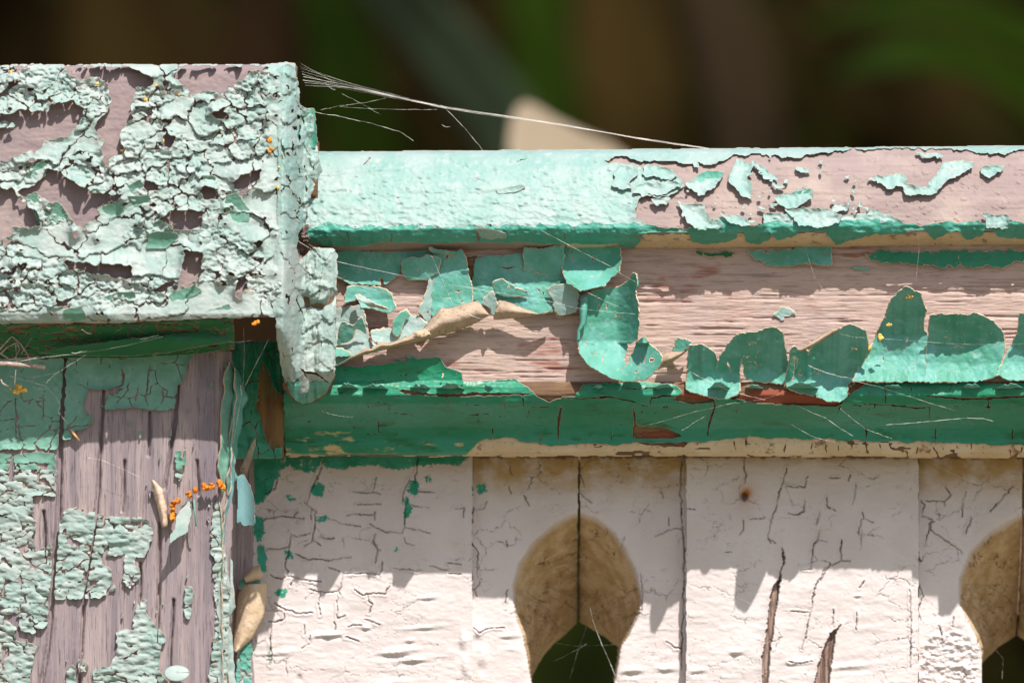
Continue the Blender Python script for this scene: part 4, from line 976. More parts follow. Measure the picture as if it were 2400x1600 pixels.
    put([(510,590),(540,570),(590,612),(700,560),(830,470),(970,402),(1090,440),(1112,540),(1140,602),(1010,842),(962,880),(962,960),(900,1012),(840,1012),(700,972),(490,912),(470,850),(492,720)], cup(16, 0.66, 36), TR, teal, sd=28)
    roll([(560,600),(600,612),(710,560),(840,480),(975,408)], [(555,590),(590,590),(700,520),(830,440),(965,402)], 96, 10, tf=TR, n=40, m=7)
    put([(1400,108),(1522,150),(1572,290),(1552,380),(1562,450),(1592,500),(1575,770),(1560,850),(1250,858),(1000,845),(1112,620),(1160,540),(1240,380),(1262,300),(1310,190)], cup(14, 0.52, 60), TR, teal, sd=29)
    put([(1605,332),(1700,320),(1920,325),(1945,308),(2100,370),(2182,470),(2202,570),(2182,660),(2120,812),(1970,852),(1562,860),(1572,770),(1592,520)], cup(17, 0.42, 50), TR, teal, sd=30)
    put([(2310,322),(2400,290),(2560,330),(2640,420),(2660,850),(2240,840),(2130,805),(2222,620),(2292,480)], cup(18, 0.5, 50), TR, teal, sd=31)
    put([(2700,400),(2860,330),(2960,420),(3000,860),(2660,860)], cup(18, 0.5, 50), TR, teal, sd=32)
    # --- remnants under the rail cap
    put([(960,612),(1160,608),(1200,595),(1370,588),(1378,680),(1340,690),(1280,668),(1170,680),(1090,690),(1000,655)], lambda s, t, u, v: 8 + 14 * t * np.clip(s + 0.3, 0, 1), T5, teal, sd=33, amp=4)
    put([(1545,640),(1600,612),(1800,618),(2100,610),(2331,610),(2760,610),(2760,680),(2331,650),(2220,690),(2050,685),(1900,690),(1750,668),(1600,665)], lambda s, t, u, v: 7 + 5 * t, T5, moulm, sd=34, amp=6)
    put([(700,615),(900,618),(860,640),(740,632)], lambda s, t, u, v: 6 + 0 * u, T5, deep, sd=35, amp=5)
    put([(1080,930),(1120,890),(1200,905),(1190,930),(1110,945)], lambda s, t, u, v: 6 + 2 * fbm(u / 6, v / 6, 3), T5, mint, sd=36, amp=8)
    put([(1490,685),(1570,695),(1560,708),(1500,705)], lambda s, t, u, v: 5 + 0 * u, T5, teal, sd=37, amp=5)
    put([(780,1375),(900,1385),(860,1395)], lambda s, t, u, v: 6 + 0 * u, TB, teal, sd=38, amp=4)
    put([(920,1350),(1030,1335),(1030,1365),(940,1375)], lambda s, t, u, v: 6 + 0 * u, TB, teal, sd=39, amp=4)
    return bd
build_board()

# ------------------------------------------------------------------ moulding under the board
def moul_p(v):
    return np.interp(v, [826, 850, 880, 893, 905, 925, 945, 975, 1005, 1024, 1032, 1040, 1060, 1070, 1080],
                        [10, 10, 8, 8, 18, 22, 8, -36, -74, -84, -86, -84, -92, -112, -200])
def build_moulding():
    st = 2.3; U, V = grid(662, RX1, 828, 1084, st); qu = qc(U); qv = qc(V)
    P = moul_p(V)
    left = 662 + 6 * fbm(qv / 20, qu * 0, 3)
    botv = 1070 + 3 * fbm(qu / 60, qu * 0, 4) + 4 * smooth01(qu, 1900, 2400)
    ins = (qv > 894) & (qv < botv) & (qu > left)
    mo = slab('moulding', U, V, P - 5 + 2.4 * fbm(U / 110, V / 6, 5), ins, 140, [w_brown, w_brown], rail)
    # the tan undercoat on the lower lip
    topv = np.interp(qu, [660, 1080, 1130, 1180, 1250, 1300, 1480, 1600, 1750, 1900, 2100, 2300, 2620], [1075, 1075, 1030, 1022, 1034, 1040, 1036, 1034, 1022, 1026, 1032, 1040, 1040]) + 6 * fbm(qu / 30, qu * 0, 7)
    lipm = ins & (qv > topv - 6)
    brk = fbm(qu / 40, qv / 10, 12) > 0.42
    crk = [([(u, 1025 + random.Random(int(u)).uniform(0, 25)), (u + random.Random(int(u) + 1).uniform(-6, 10), 1050 + random.Random(int(u)).uniform(0, 20))], random.Random(int(u) + 2).uniform(0.8, 2.2)) for u in np.arange(1720, 2620, 31.0)]
    crl = seg_dist(crk + [(T8([(1900,180),(1920,215),(1945,270)]), 2.5), (T8([(1680,160),(1690,195),(1770,210),(1775,245)]), 2.5), (T8([(2200,290),(2280,260),(2331,220)]), 5)], qu, qv)
    wound = inpolys([T8([(395,120),(440,105),(560,110),(640,140),(680,160),(650,190),(560,185),(450,180),(395,150)]), T8([(1940,280),(1960,230),(2010,215),(2060,250),(2200,270),(2230,290),(2000,300)])], qu, qv, 4, 10, 3)
    lipL = components(lipm & ~brk & (crl > 0) & ~wound)
    sheets('undercoat_flake', U, V, lipL, P - 1 + 2 * fbm(U / 24, V / 12, 15), 4, [lip, lip], mo, 1.0, limit=40, min_cells=4)
    red = M('red_primer', 0.8, 0.2); redm = red.done((0.24, 0.07, 0.04), red.noise(500, 4), 0.0004, 0.6)
    sheets('undercoat_flake', U, V, inpolys([T8([(430,120),(560,110),(650,150),(640,185),(560,165),(470,150)])], qu, qv, 3, 10, 3).astype(int), P - 3, 3, [redm, redm], mo, 1.0)
    U3, V3 = grid(1530, 2000, 895, 965, 2.3)
    sheets('undercoat_flake', U3, V3, inpolys([T5([(900,1345),(1000,1300),(1140,1300),(1300,1335),(1420,1362),(1400,1378),(1150,1368),(900,1350)]), T5([(580,1320),(700,1310),(790,1345),(700,1345)])], qc(U3), qc(V3), 3, 10, 3).astype(int), moul_p(V3) - 2.5, 3, [redm, redm], mo, 1.0)
    # green film
    xs, ys = zip(*(T6([(180,310),(535,285),(700,290),(900,270),(1080,235),(1250,225),(1290,290),(1400,325),(1408,390),(1560,385),(1760,372),(1800,400),(1870,440),(1900,480)]) + [(1300 + x / 2.119, 300 + y / 2.119) for x, y in
        ((-30,1362),(20,1340),(120,1310),(140,1272),(320,1265),(440,1258),(600,1275),(622,1298),(640,1330),(800,1345),(900,1345),(1000,1365),(1200,1375),(1400,1382),(1440,1330),(1460,1280),(1500,1262),(1700,1265),(2331,1268),(2900,1268))]))
    top = np.interp(qu, xs, ys)
    film = (qv > top + 1.5 * fbm(qu / 10, qu * 0, 2)) & (qv < np.maximum(topv + 3, 0)) & (qv < botv - 3) & (qu > left + 3)
    film &= ~inpolys([T6([(1830,400),(2000,395),(2180,420),(2175,492),(2010,490),(1950,460),(1870,450)]), T6([(970,450),(1000,438),(1180,470),(1310,470),(1530,462),(1700,465),(1870,468),(1880,480),(1530,488),(1300,492),(1150,485),(1040,475)]),
                     T5([(650,1300),(790,1345),(790,1358),(680,1372),(580,1350)]), T5([(1460,1290),(1500,1265),(1560,1262),(1480,1310),(1420,1370),(1400,1360),(1440,1330)]),
                     T5([(395,1440),(420,1480),(560,1490),(640,1530),(560,1545),(400,1540),(388,1480)])], qu, qv, 3, 9, 8)
    lines = [(T6([(1300,485),(1308,560)]), 1.2), (T6([(1695,470),(1695,620)]), 1.2), (T6([(1815,480),(1822,560)]), 1.6), (T6([(1350,545),(1480,545),(1580,555)]), 1), (T6([(1840,560),(1900,560),(2040,560)]), 1.2), (T6([(1860,565),(1845,640)]), 1),
             (T6([(2080,560),(2060,640),(2058,780)]), 3.5), (T6([(1610,695),(1612,810)]), 2), (T6([(1940,740),(1940,800)]), 1), (T6([(790,515),(900,540),(905,590)]), 1), (T6([(905,600),(1050,610),(1060,670)]), 0.9), (T6([(835,640),(830,690),(840,750),(720,750)]), 1.2), (T6([(830,690),(910,688)]), 0.9),
             (T6([(510,455),(600,470)]), 1), (T6([(790,390),(900,375)]), 1), (T6([(650,680),(665,700)]), 0.8), (T6([(1400,610),(1500,615),(1620,605)]), 0.8), (T6([(1505,600),(1515,690)]), 0.7), (T6([(1370,440),(1420,395)]), 1.2), (T6([(1620,640),(1700,620),(1840,615)]), 0.7),
             (T6([(300,825),(420,830)]), 0.9), (T6([(610,790),(640,720),(680,690)]), 0.7), (T6([(950,670),(962,770)]), 0.6),
             (T5([(0,1340),(100,1345),(280,1335),(380,1355),(470,1385)]), 1.6), (T5([(320,1265),(340,1290),(410,1300)]), 1.2), (T5([(470,1380),(480,1340),(560,1325),(620,1335)]), 2.2), (T5([(215,1330),(270,1332)]), 2.4), (T5([(410,1300),(500,1290)]), 1.5),
             (T5([(25,1390),(22,1450),(15,1530)]), 3), (T5([(390,1385),(398,1440),(390,1540)]), 3), (T5([(790,1350),(795,1380),(775,1450),(760,1530)]), 3.2), (T5([(905,1370),(900,1430)]), 1), (T5([(1160,1370),(1158,1420)]), 1), (T5([(1420,1380),(1395,1440)]), 1.2),
             (T5([(1640,1290),(1645,1365)]), 2), (T5([(1480,1375),(1600,1370),(1700,1378),(1800,1390),(1870,1385)]), 1.6), (T5([(1850,1330),(1950,1338),(2050,1345),(2331,1332),(2700,1330)]), 3), (T5([(1845,1335),(1840,1370)]), 1.5), (T5([(1865,1380),(1862,1450)]), 1.2), (T5([(2150,1345),(2155,1395)]), 1.8),
             (T5([(1770,1270),(1768,1325)]), 1), (T5([(1970,1272),(1965,1320)]), 1), (T5([(1895,1485),(1898,1568)]), 2), (T5([(1550,1480),(1552,1568)]), 2), (T5([(2280,1490),(2278,1550)]), 1.8), (T5([(970,1520),(968,1560)]), 1.2), (T5([(1690,1400),(1690,1470)]), 0.7), (T5([(505,1380),(505,1430)]), 1), (T5([(280,1500),(282,1560)]), 1), (T5([(2080,1380),(2150,1385),(2250,1390)]), 0.8)]
    cr = seg_dist(lines, qu, qv, 1.6, 8, 6)
    fine = (np.abs(fbm(qu / 34, qv / 17, 45, 4)) < 0.012) & (fbm(qu / 70, qv / 40, 46) > 0.05)
    lab = components(film & (cr > 0) & ~fine)
    # split what is still one big piece so that a push would free it plate by plate
    f1, f2, cid = voro((qu + 10 * fbm(qu / 25, qv / 25, 1)) / 210, (qv + 8 * fbm(qu / 25, qv / 25, 2)) / 90, 8)
    big = np.bincount(lab.ravel()).argmax() if False else 0
    curl_edge = chamfer(np.pad((qv < top) , ((0, 1), (0, 1)), mode='edge'), st, 30)
    hl = inpolys([T6([(500,240),(1260,215),(1420,330),(1420,400),(500,330)])], U, V, 0, 10, 1)
    crv = np.pad(cr, ((0, 1), (0, 1)), mode='edge')
    PP = P + 4 + 18 * np.exp(-curl_edge / 9) * (0.2 + 0.8 * smooth01(1120 - U, 0, 250)) + 3.0 * np.exp(-np.clip(crv, 0, 99) / 5) * vn(U / 40, V / 40, 3) + 2.4 * fbm(U / 50, V / 16, 25) + 0.8 * fbm(U / 9, V / 6, 26)
    tanA = 0.72 * np.clip(0.42 * smooth01(V, 985, 1035) * smooth01(1350 - U, 0, 300) + 0.25 * smooth01(V, 930, 1030) * smooth01(1000 - U, 0, 250), 0, 1)
    sheets('paint_flake', U, V, lab, PP, 4.5, [moulm, backm, edgem], mo, 1.0, {'tan': tanA}, limit=70, min_cells=4)
    # chips added on the ledge, shaped to notch the shadow edge on the boards below
    for i, (ua, ub, ln, tilt) in enumerate(((790, 842, 44, 8), (850, 912, 60, 5), (960, 1010, 40, 6), (1022, 1090, 52, 8), (1130, 1160, 20, 3), (1385, 1420, 40, 4), (1530, 1580, 52, 6), (1655, 1712, 88, 10), (1838, 1920, 96, 9), (1745, 1790, 34, 4), (2060, 2120, 30, 4), (2250, 2300, 46, 6), (2330, 2400, 60, 6), (2450, 2520, 40, 5))):
        tt = np.linspace(0, 1, 9)[:, None]; ss = np.linspace(0, 1, 11)[None]
        jag = 0.82 + 0.25 * vn(ss * 2.2 + i * 3, ss * 0 + i, 7)
        uu = (ua + ub) / 2 + (ub - ua) * (ss - 0.5) * (1 - 0.6 * tt ** 1.3) + 4 * (vn(tt * 3, ss * 0 + i, 3) - 0.5) * np.where(ss < 0.5, 1, -1)
        vv_ = 909 - (tilt + 6 * vn(ss * 3 + i, ss * 0, 9)) * tt ** 2 + 4 * (vn(ss * 4 + i, tt * 3, 4) - 0.5)
        pmesh('paint_flake', uu + 0 * tt, vv_ + 0 * ss, 14 + ln * tt * jag, [teal, teal], mo, 1.0, 1.4)  # added ledge chip, there to notch the shadow edge
    return mo
build_moulding()

# ------------------------------------------------------------------ white boards below the rail
def picket(name, label, u0, u1, p0, cracks, front=None, hole=None, green=(), gash=(), ochre=None, rust=None, lumps=(), seed=1, crumple=None, mirror=False, top=1056, leftcut=None):
    k = kf(p0); st = 1.8
    root = empty(name, base((u0 + u1) / 2, p0), label, 'fence board', 'white boards under the rail')
    U, V = grid(u0, u1, top, 1690, st); qu = qc(U); qv = qc(V)
    ins = np.ones(qu.shape, bool)
    jag = 2.2 * fbm(qv / 22, qu * 0 + seed, seed)
    ins &= (qu > u0 + 3 + jag) & (qu < u1 - 3 + jag)
    if hole is not None: ins &= ~inpolys([hole], qu, qv, 1.5, 20, seed)
    tan = np.zeros(U.shape); P = np.full(U.shape, float(p0))
    if front is not None:
        fr = inpolys([front], U, V, 1.5, 24, seed); ho = inpolys([hole], U, V, 1.0, 20, seed)
        d0 = chamfer(~fr, st, 330); d1 = chamfer(ho | (V > 1685) & fr & False, st, 330)
        t = np.where(fr, d0 / (d0 + d1 + 1e-3), 0)
        P = P - 380 * np.clip(t, 0, 1) * fr
        tan = smooth01(t, 0.0, 0.06) * fr
        # rounded arris
        P = P - 6 * np.exp(-chamfer(fr, st, 30) / 5.0)
    flatm = 1 - tan
    cr = seg_dist([(a, w * 0.24) for a, w in cracks], U + 3.0 * fbm(U / 17, V / 17, 71), V + 3.0 * fbm(U / 17, V / 17, 72), 2.4, 6, seed + 3)
    fine = np.abs(fbm(U / 40, V / 26, seed + 20, 4)); fz = smooth01(fbm(U / 80, V / 80, seed + 30), -0.1, 0.3)
    crk = np.exp(-np.clip(cr, 0, 99) ** 2 / 0.65) * (0.3 + 0.7 * vn(U / 25, V / 25, seed + 60))
    n1, n2, _n = voro((U + 22 * fbm(U / 40, V / 40, seed + 81) + 5 * fbm(U / 9, V / 9, seed + 83)) / 95, (V + 18 * fbm(U / 40, V / 40, seed + 82) + 5 * fbm(U / 9, V / 9, seed + 84)) / 60, seed)
    net = np.exp(-((n2 - n1) * 60 / 1.0) ** 2) * smooth01(vn(U / 60, V / 60, seed + 85), 0.48, 0.75) * (0.5 + 0.5 * vn(U / 16, V / 16, seed + 86))
    crk2 = np.maximum(np.exp(-(fine / 0.010) ** 2) * fz * 0.5, net * 0.95)
    rel = 1.8 * fbm(U / 70, V / 30, seed + 4) + 0.55 * fbm(U / 16, V / 8, seed + 5, 3) + 0.2 * fbm(U / 6, V / 4, seed + 6, 2)
    low = smooth01(V, 1380, 1460)
    rel = rel + low * (1.8 * np.clip(fbm(U / 46, V / 16, seed + 7, 3), 0.05, 1))
    for (lu, lv, lw, lh, la) in lumps:
        rr = ((U - lu) / lw) ** 2 + ((V - lv + 0.1 * (U - lu)) / lh) ** 2
        rel = rel + la * np.exp(-rr) * (1 + 0.5 * fbm(U / 14, V / 10, seed + 8)) - la * 0.5 * np.exp(-(((U - lu) / lw) ** 2 + ((V - lv - lh * 1.3) / (lh * 0.7)) ** 2))
    if crumple is not None:
        cm = chamfer(~inpolys([crumple], U, V, 4, 14, 3), st, 20) / 20.0
        c1, c2, _ = voro((U + 14 * fbm(U / 22, V / 22, 5)) / 30, (V + 12 * fbm(U / 18, V / 18, 6)) / 17, 4)
        rel = rel + cm * (11 * c1 + 5 * fbm(U / 12, V / 8, 9) - 6)
    wood = np.zeros(U.shape)
    if len(gash):
        gd = chamfer(~inpolys(gash, U, V, 3, 10, seed), st, 12)
        wood = smooth01(gd, 0.5, 3)
        rel = rel * (1 - wood) - wood * (14 + 4 * fbm(U / 5, V / 60, 4)) + 5 * np.exp(-chamfer(inpolys(gash, U, V, 3, 10, seed), st, 20) / 7) * (1 - wood)
    P = P + rel * (0.35 + 0.65 * flatm) - 9 * crk - 4 * crk2 + 2.6 * np.exp(-((cr - 4.0) / 2.6) ** 2) * flatm * vn(U / 18, V / 18, seed + 61)
    if tan.any():
        tg = np.exp(-(np.abs(fbm(U / 22, V / 22, seed + 50, 4)) / 0.03) ** 2) * tan * smooth01(fbm(U / 40, V / 40, seed + 51), -0.1, 0.3)
        P = P - 7 * tg
        crk2 = np.maximum(crk2, 0.8 * tg)
        jd = np.abs(U - (u1 if not mirror else u0)); P = P - 14 * np.exp(-jd / 7) * tan
        crk2 = np.maximum(crk2, tan * 0.55 * np.exp(-jd / (14 + 14 * fbm(U / 20, V / 16, 4))) * (0.5 + 0.5 * vn(U / 9, V / 9, 6)))
        gl = np.exp(-(np.abs(fbm(U / 60, (V + 0.7 * np.abs(U - (u1 if not mirror else u0))) / 13, seed + 52, 3)) / 0.05) ** 2) * tan * smooth01(V, 1330, 1420)
        P = P - 6 * gl; crk2 = np.maximum(crk2, 0.35 * gl)
    gr = np.zeros(U.shape)
    for poly, a in green: gr = np.maximum(gr, a * (1 - np.clip(chamfer(inpolys([poly], U, V, 4, 12, 5), st, 12) / 12, 0, 1)))
    och = np.zeros(U.shape) if ochre is None else ochre(U, V)
    if tan.any(): och = np.maximum(och, tan * 0.55 * smooth01(fbm(U / 50, V / 50, seed + 9), -0.2, 0.5))
    ru = np.zeros(U.shape)
    if rust is not None:
        r = np.hypot((U - rust[0]) / 1.0, (V - rust[1]) / 1.3); ru = 0.9 * np.exp(-(np.hypot(U - rust[0] - 3, V - rust[1] + 4) / 11) ** 2) + 0.32 * np.exp(-(r / 30) ** 2)
        hole_n = np.exp(-(np.hypot(U - rust[0] + 2, (V - rust[1] - 4) / 1.3) / 8) ** 4)
        P = P - 16 * hole_n; rusthole = hole_n
    dirt = np.clip(np.maximum(crk * 1.0, crk2 * 0.85) + 0.0, 0, 1) * (1 - wood)
    if rust is not None: dirt = np.maximum(dirt, 0.8 * rusthole * (V > rust[1] - 4))
    edge = chamfer(np.pad(~ins, ((0, 1), (0, 1)), constant_values=False), st, 20)
    dirt = np.maximum(dirt, 0.75 * smooth01(9 - (V - 1068) + 6 * fbm(U / 12, U * 0, 3), 0, 8) * (och > 0.3))
    bo = slab('board', U, V, P, ins, 85 if front is None else 60, [white, white], root, k, {'tan': tan, 'ochre': och, 'green': gr, 'rust': ru, 'wood': wood, 'dirt': dirt}, smooth_it=3)
    lo0, lo1 = (u0 + 3, u1 - 3) if front is None else ((u0 + 3, min(u1 - 3, 1246)) if not mirror else (max(u0 + 3, 1448), u1 - 3))
    if name == 'scalloped_board' and u0 > 2000: lo0, lo1 = (u0 + 3, 2303) if not mirror else (2490, u1 - 3)
    if front is not None: boxm('backing_strip', (u1 - 14 if not mirror else u0 + 1), (u1 - 1 if not mirror else u0 + 14), 1058, 1448, p0 - 430, p0 - 408, w_brown, root, k)
    boxm('lower_board', lo0, lo1, 1692, 7690, p0 - 80, p0, white, root, k)
    return root

A_cr = [(T7(x), w) for x, w in (
    ([(630,60),(600,150),(560,240),(520,345)], 3.0), ([(500,340),(555,380),(580,390),(570,500),(555,600),(500,640)], 1.6), ([(555,385),(545,460)], 1.3), ([(560,600),(610,625)], 1), ([(320,190),(300,240),(240,280)], 1.4),
    ([(210,460),(340,435),(430,440),(460,400)], 0.9), ([(430,440),(500,455)], 0.8), ([(415,550),(400,640),(375,740),(370,790),(390,800),(375,850),(310,855),(270,830)], 1.9), ([(420,570),(540,550)], 0.9), ([(245,655),(330,655),(390,640)], 0.9),
    ([(390,840),(500,870),(620,880)], 1.2), ([(435,860),(415,910)], 1.1), ([(440,690),(530,730),(640,730),(690,735),(760,720),(820,712)], 1.5), ([(660,450),(750,475),(880,502)], 0.9), ([(790,420),(975,420)], 0.9), ([(985,400),(978,460)], 0.7),
    ([(995,165),(965,265),(1020,290)], 1.3), ([(830,265),(930,270),(960,265)], 0.8), ([(860,355),(1030,350)], 0.9), ([(950,490),(990,515),(1060,540),(1160,555)], 1.2), ([(985,550),(975,600),(1000,660),(985,750)], 1.8), ([(1000,660),(1020,665)], 0.7),
    ([(1275,40),(1260,150),(1255,210)], 1.8), ([(1220,185),(1185,240),(1165,335)], 2.0), ([(1200,300),(1190,400),(1180,480),(1185,510),(1170,555)], 1.5), ([(1185,510),(1270,525),(1360,550)], 0.9), ([(1180,580),(1185,620),(1250,632)], 0.9), ([(1230,360),(1345,380)], 0.9), ([(1280,265),(1390,270)], 0.7),
    ([(1030,740),(1035,790),(1005,830),(900,820),(770,828)], 1.2), ([(1010,820),(1012,845)], 0.9), ([(665,780),(740,810)], 1), ([(765,815),(755,880),(735,945),(755,970)], 1.3), ([(540,930),(600,950),(680,955),(735,945)], 1), ([(845,935),(900,965),(1050,960),(1085,905)], 2.0), ([(935,970),(940,1010),(965,1030),(945,1100)], 1.6),
    ([(615,960),(600,1040),(610,1110)], 1.1), ([(730,960),(725,1130),(780,1110)], 0.8), ([(300,1030),(370,1075),(460,1095),(560,1090)], 1.3), ([(250,1150),(320,1155),(365,1130),(360,1100)], 1), ([(280,1150),(275,1250),(265,1330),(285,1360),(265,1450)], 1.5), ([(500,1170),(505,1240)], 0.8),
    ([(540,1250),(530,1310),(480,1330)], 0.9), ([(700,1150),(720,1200)], 0.9), ([(780,1260),(880,1285)], 1), ([(915,1140),(1020,1170)], 1), ([(800,1185),(890,1175)], 0.8), ([(1520,380),(1590,382),(1590,440)], 1.1), ([(1480,828),(1565,828)], 0.8), ([(1350,775),(1470,800)], 0.7), ([(1110,795),(1300,800)], 0.6), ([(1480,750),(1570,755)], 0.6), ([(610,575),(700,590)], 0.5), ([(590,430),(660,440)], 0.6))]
A_green = [(T7([(120,20),(330,20),(320,150),(260,250),(210,330),(160,330)]), 0.95), (T7([(330,20),(620,20),(600,70),(560,130),(400,90),(330,110)]), 0.75), (T7([(630,20),(1620,20),(1560,75),(1430,65),(1280,80),(1130,110),(1000,75),(880,80),(720,105),(640,90)]), 0.85),
           (T7([(560,250),(600,210),(630,230),(620,290),(580,295)]), 0.8), (T7([(1200,260),(1240,200),(1280,220),(1270,280)]), 0.75), (T7([(1180,320),(1210,300),(1225,400),(1190,430)]), 0.7), (T7([(590,460),(650,430),(655,450),(600,478)]), 0.7), (T7([(1325,160),(1360,160),(1370,200),(1340,195)]), 0.6),
           (T7([(310,950),(380,925),(390,960),(340,990)]), 0.65), (T7([(370,680),(395,670),(420,710),(390,720)]), 0.7), (T7([(165,440),(215,440),(215,600),(175,600)]), 0.7), (T7([(190,640),(225,640),(240,810),(200,800)]), 0.8), (T7([(50,1330),(120,1290),(140,1568),(40,1568)]), 0.55), (T7([(370,290),(400,300),(440,320),(420,335)]), 0.6), (T7([(1120,640),(1140,640),(1138,670),(1122,668)]), 0.6), (T7([(255,1420),(275,1350),(285,1440)]), 0.5)]
picket('flat_board', 'wide white board beside the post, its top edge smeared with green paint', 562, 1110, -252, A_cr, green=A_green, seed=3,
       lumps=[(770,1487,30,5,7), (925,1527,32,8,10), (965,1545,26,6,8), (858,1470,9,5,6), (960,1500,10,5,5), (1000,1400,20,5,5), (1085,1500,8,20,6), (1090,1560,8,22,6), (990,1470,40,5,4), (640,1530,40,6,4), (700,1590,7,6,-6), (910,1600,60,8,4)],
       ochre=lambda U, V: 0.18 * smooth01(1130 - V, 0, 60))

front_BC = [(1240,1720),(1246,1600),(1236,1542),(1225,1490),(1211,1456),(1203,1404),(1203,1370),(1215,1322),(1246,1274),(1298,1229),(1340,1206),(1361,1203),(1394,1212),(1431,1240),(1464,1283),(1487,1330),(1501,1381),(1504,1409),(1496,1442),(1478,1479),(1454,1517),(1450,1549),(1440,1600),(1440,1720)]
hole_BC = [(1246,1720),(1248,1592),(1272,1550),(1298,1518),(1340,1482),(1358,1464),(1380,1476),(1420,1500),(1452,1524),(1449,1549),(1439,1600),(1439,1720)]
och = lambda U, V: np.clip(1.0 * smooth01(1180 - V + 25 * fbm(U / 60, V / 30, 5), 0, 90), 0, 1)
B_cr = [(T7(x), w) for x, w in (([(1895,80),(1905,130),(1920,150)], 1), ([(1750,330),(1720,380),(1680,390)], 1), ([(1890,230),(1910,275)], 0.9), ([(2000,290),(2035,365)], 0.9), ([(1640,60),(1640,180),(1625,320)], 2), ([(1655,380),(1645,470),(1620,490),(1640,540),(1625,600),(1650,620),(1685,680),(1680,850)], 2.2),
        ([(1690,860),(1690,900),(1665,930),(1680,980)], 1.4), ([(1600,910),(1665,930)], 1), ([(1645,970),(1635,1050),(1630,1170)], 1.6), ([(1640,1180),(1700,1225),(1750,1200),(1860,1190)], 1.2), ([(1885,930),(1870,1020)], 1.1), ([(1635,740),(1645,860)], 1.6), ([(1880,600),(1890,640)], 0.8))]
picket('scalloped_board', 'narrow white board left of the central arched hole, ochre stained at its top', 1100, 1357, -290, B_cr, front_BC, hole_BC, green=[(T7([(1680,220),(1740,215),(1735,270),(1700,275)]), 0.7), (T7([(1625,230),(1655,240),(1640,300)]), 0.5)], ochre=och, seed=11,
       lumps=[(1120,1480,10,14,6), (1130,1540,10,20,6), (1190,1490,18,6,4)])
C_cr = [(T8(x), w) for x, w in (([(130,420),(185,465)], 1), ([(370,270),(375,300)], 1), ([(505,635),(595,595),(635,600)], 1), ([(570,540),(572,580)], 0.8), ([(530,410),(550,440)], 0.7), ([(640,260),(630,400),(640,560),(650,700),(648,900),(640,1100),(635,1300)], 2.4), ([(125,300),(150,380)], 1), ([(370,1110),(395,1060)], 1), ([(560,1160),(600,1195),(635,1195)], 0.8), ([(440,940),(430,1020),(410,1030)], 2.4), ([(430,820),(440,940)], 1))]
picket('scalloped_board', 'narrow white board right of the central arched hole, dark crack along its right side', 1357, 1612, -290, C_cr, front_BC, hole_BC, ochre=och, seed=17, mirror=True,
       lumps=[(1480,1570,24,8,7), (1560,1565,20,8,5)])
D_cr = [(T8(x), w) for x, w in (([(950,235),(948,300),(960,330),(952,365)], 1.4), ([(1165,290),(1150,340),(1130,400),(1110,480),(1085,560),(1065,640),(1080,665)], 1.8), ([(1065,650),(1110,665)], 1), ([(1165,385),(1250,388),(1270,330)], 1), ([(1170,515),(1205,525),(1250,510),(1255,450)], 1.6), ([(1330,505),(1315,570)], 2.6), ([(1330,600),(1320,655),(1300,670),(1285,800)], 2.0), ([(1320,655),(1370,665)], 0.9),
        ([(1540,510),(1550,540),(1530,560),(1525,620)], 1.8), ([(1550,545),(1595,565)], 0.8), ([(1440,650),(1432,700),(1440,755),(1480,760)], 2.4), ([(1440,755),(1390,775)], 1), ([(945,550),(948,600),(930,625)], 1.8), ([(1365,440),(1368,490),(1410,500)], 1.2), ([(1510,380),(1500,440),(1490,480)], 1), ([(1485,325),(1475,355)], 1), ([(1380,770),(1345,830),(1310,870),(1290,950),(1275,1050),(1240,1200)], 1.5), ([(1250,800),(1290,800)], 0.8), ([(980,545),(1050,540)], 0.7), ([(640,500),(700,495)], 1.2),
        ([(1395,1000),(1390,1080)], 1.1), ([(1515,1010),(1510,1100)], 0.8), ([(1170,1260),(1240,1270),(1300,1255)], 1.2), ([(1180,1010),(1270,1015)], 1), ([(850,710),(885,715)], 0.8), ([(1380,340),(1430,340)], 0.6), ([(1530,890),(1555,860)], 0.8), ([(1780,900),(1785,1050),(1780,1300)], 1.6))]
D_gash = [T8([(1135,680),(1160,740),(1140,800),(1128,900),(1110,1000),(1100,1100),(1080,1220),(1070,1380),(1060,1600),(1020,1600),(1035,1380),(1038,1230),(1060,1100),(1075,960),(1090,890),(1120,850),(1145,760)]),
          T8([(1440,1068),(1415,1110),(1400,1180),(1390,1250),(1375,1380),(1360,1600),(1290,1600),(1300,1380),(1320,1270),(1350,1180),(1380,1120)])]
picket('flat_board', 'wide white board with a rusty nail hole and two long splits', 1606, 2156, -246, D_cr, gash=D_gash, rust=T8([(955,425)])[0], seed=23, ochre=lambda U, V: 0.75 * smooth01(1100 - V + 10 * fbm(U / 40, V / 20, 3), 0, 40),
       lumps=[(1725,1527,14,6,8), (1990,1560,50,8,4), (1635,1570,16,6,5), (2010,1395,8,4,4), (1870,1550,30,6,4)])
E_cr = [(T8(x), w) for x, w in (([(1830,450),(1850,480),(1840,515)], 1.6), ([(1860,460),(1900,455),(1950,460),(1985,430)], 1.1), ([(1950,460),(1955,490)], 0.9), ([(2055,400),(2050,450),(2040,540)], 1.1), ([(1840,530),(1890,550),(1880,600),(1950,650),(2030,700)], 1.3), ([(1820,520),(1815,700),(1835,760)], 1.3), ([(1830,880),(1850,930),(1820,1000),(1840,1060)], 1.2), ([(2090,540),(2060,620)], 0.9), ([(2030,700),(2040,720)], 0.8), ([(1900,560),(1880,570),(1855,690)], 0.8), ([(1930,1080),(1940,1150)], 0.9), ([(2000,1040),(1995,1090)], 1), ([(2180,510),(2260,420),(2300,380)], 2.2), ([(1960,390),(1985,430)], 0.7))]
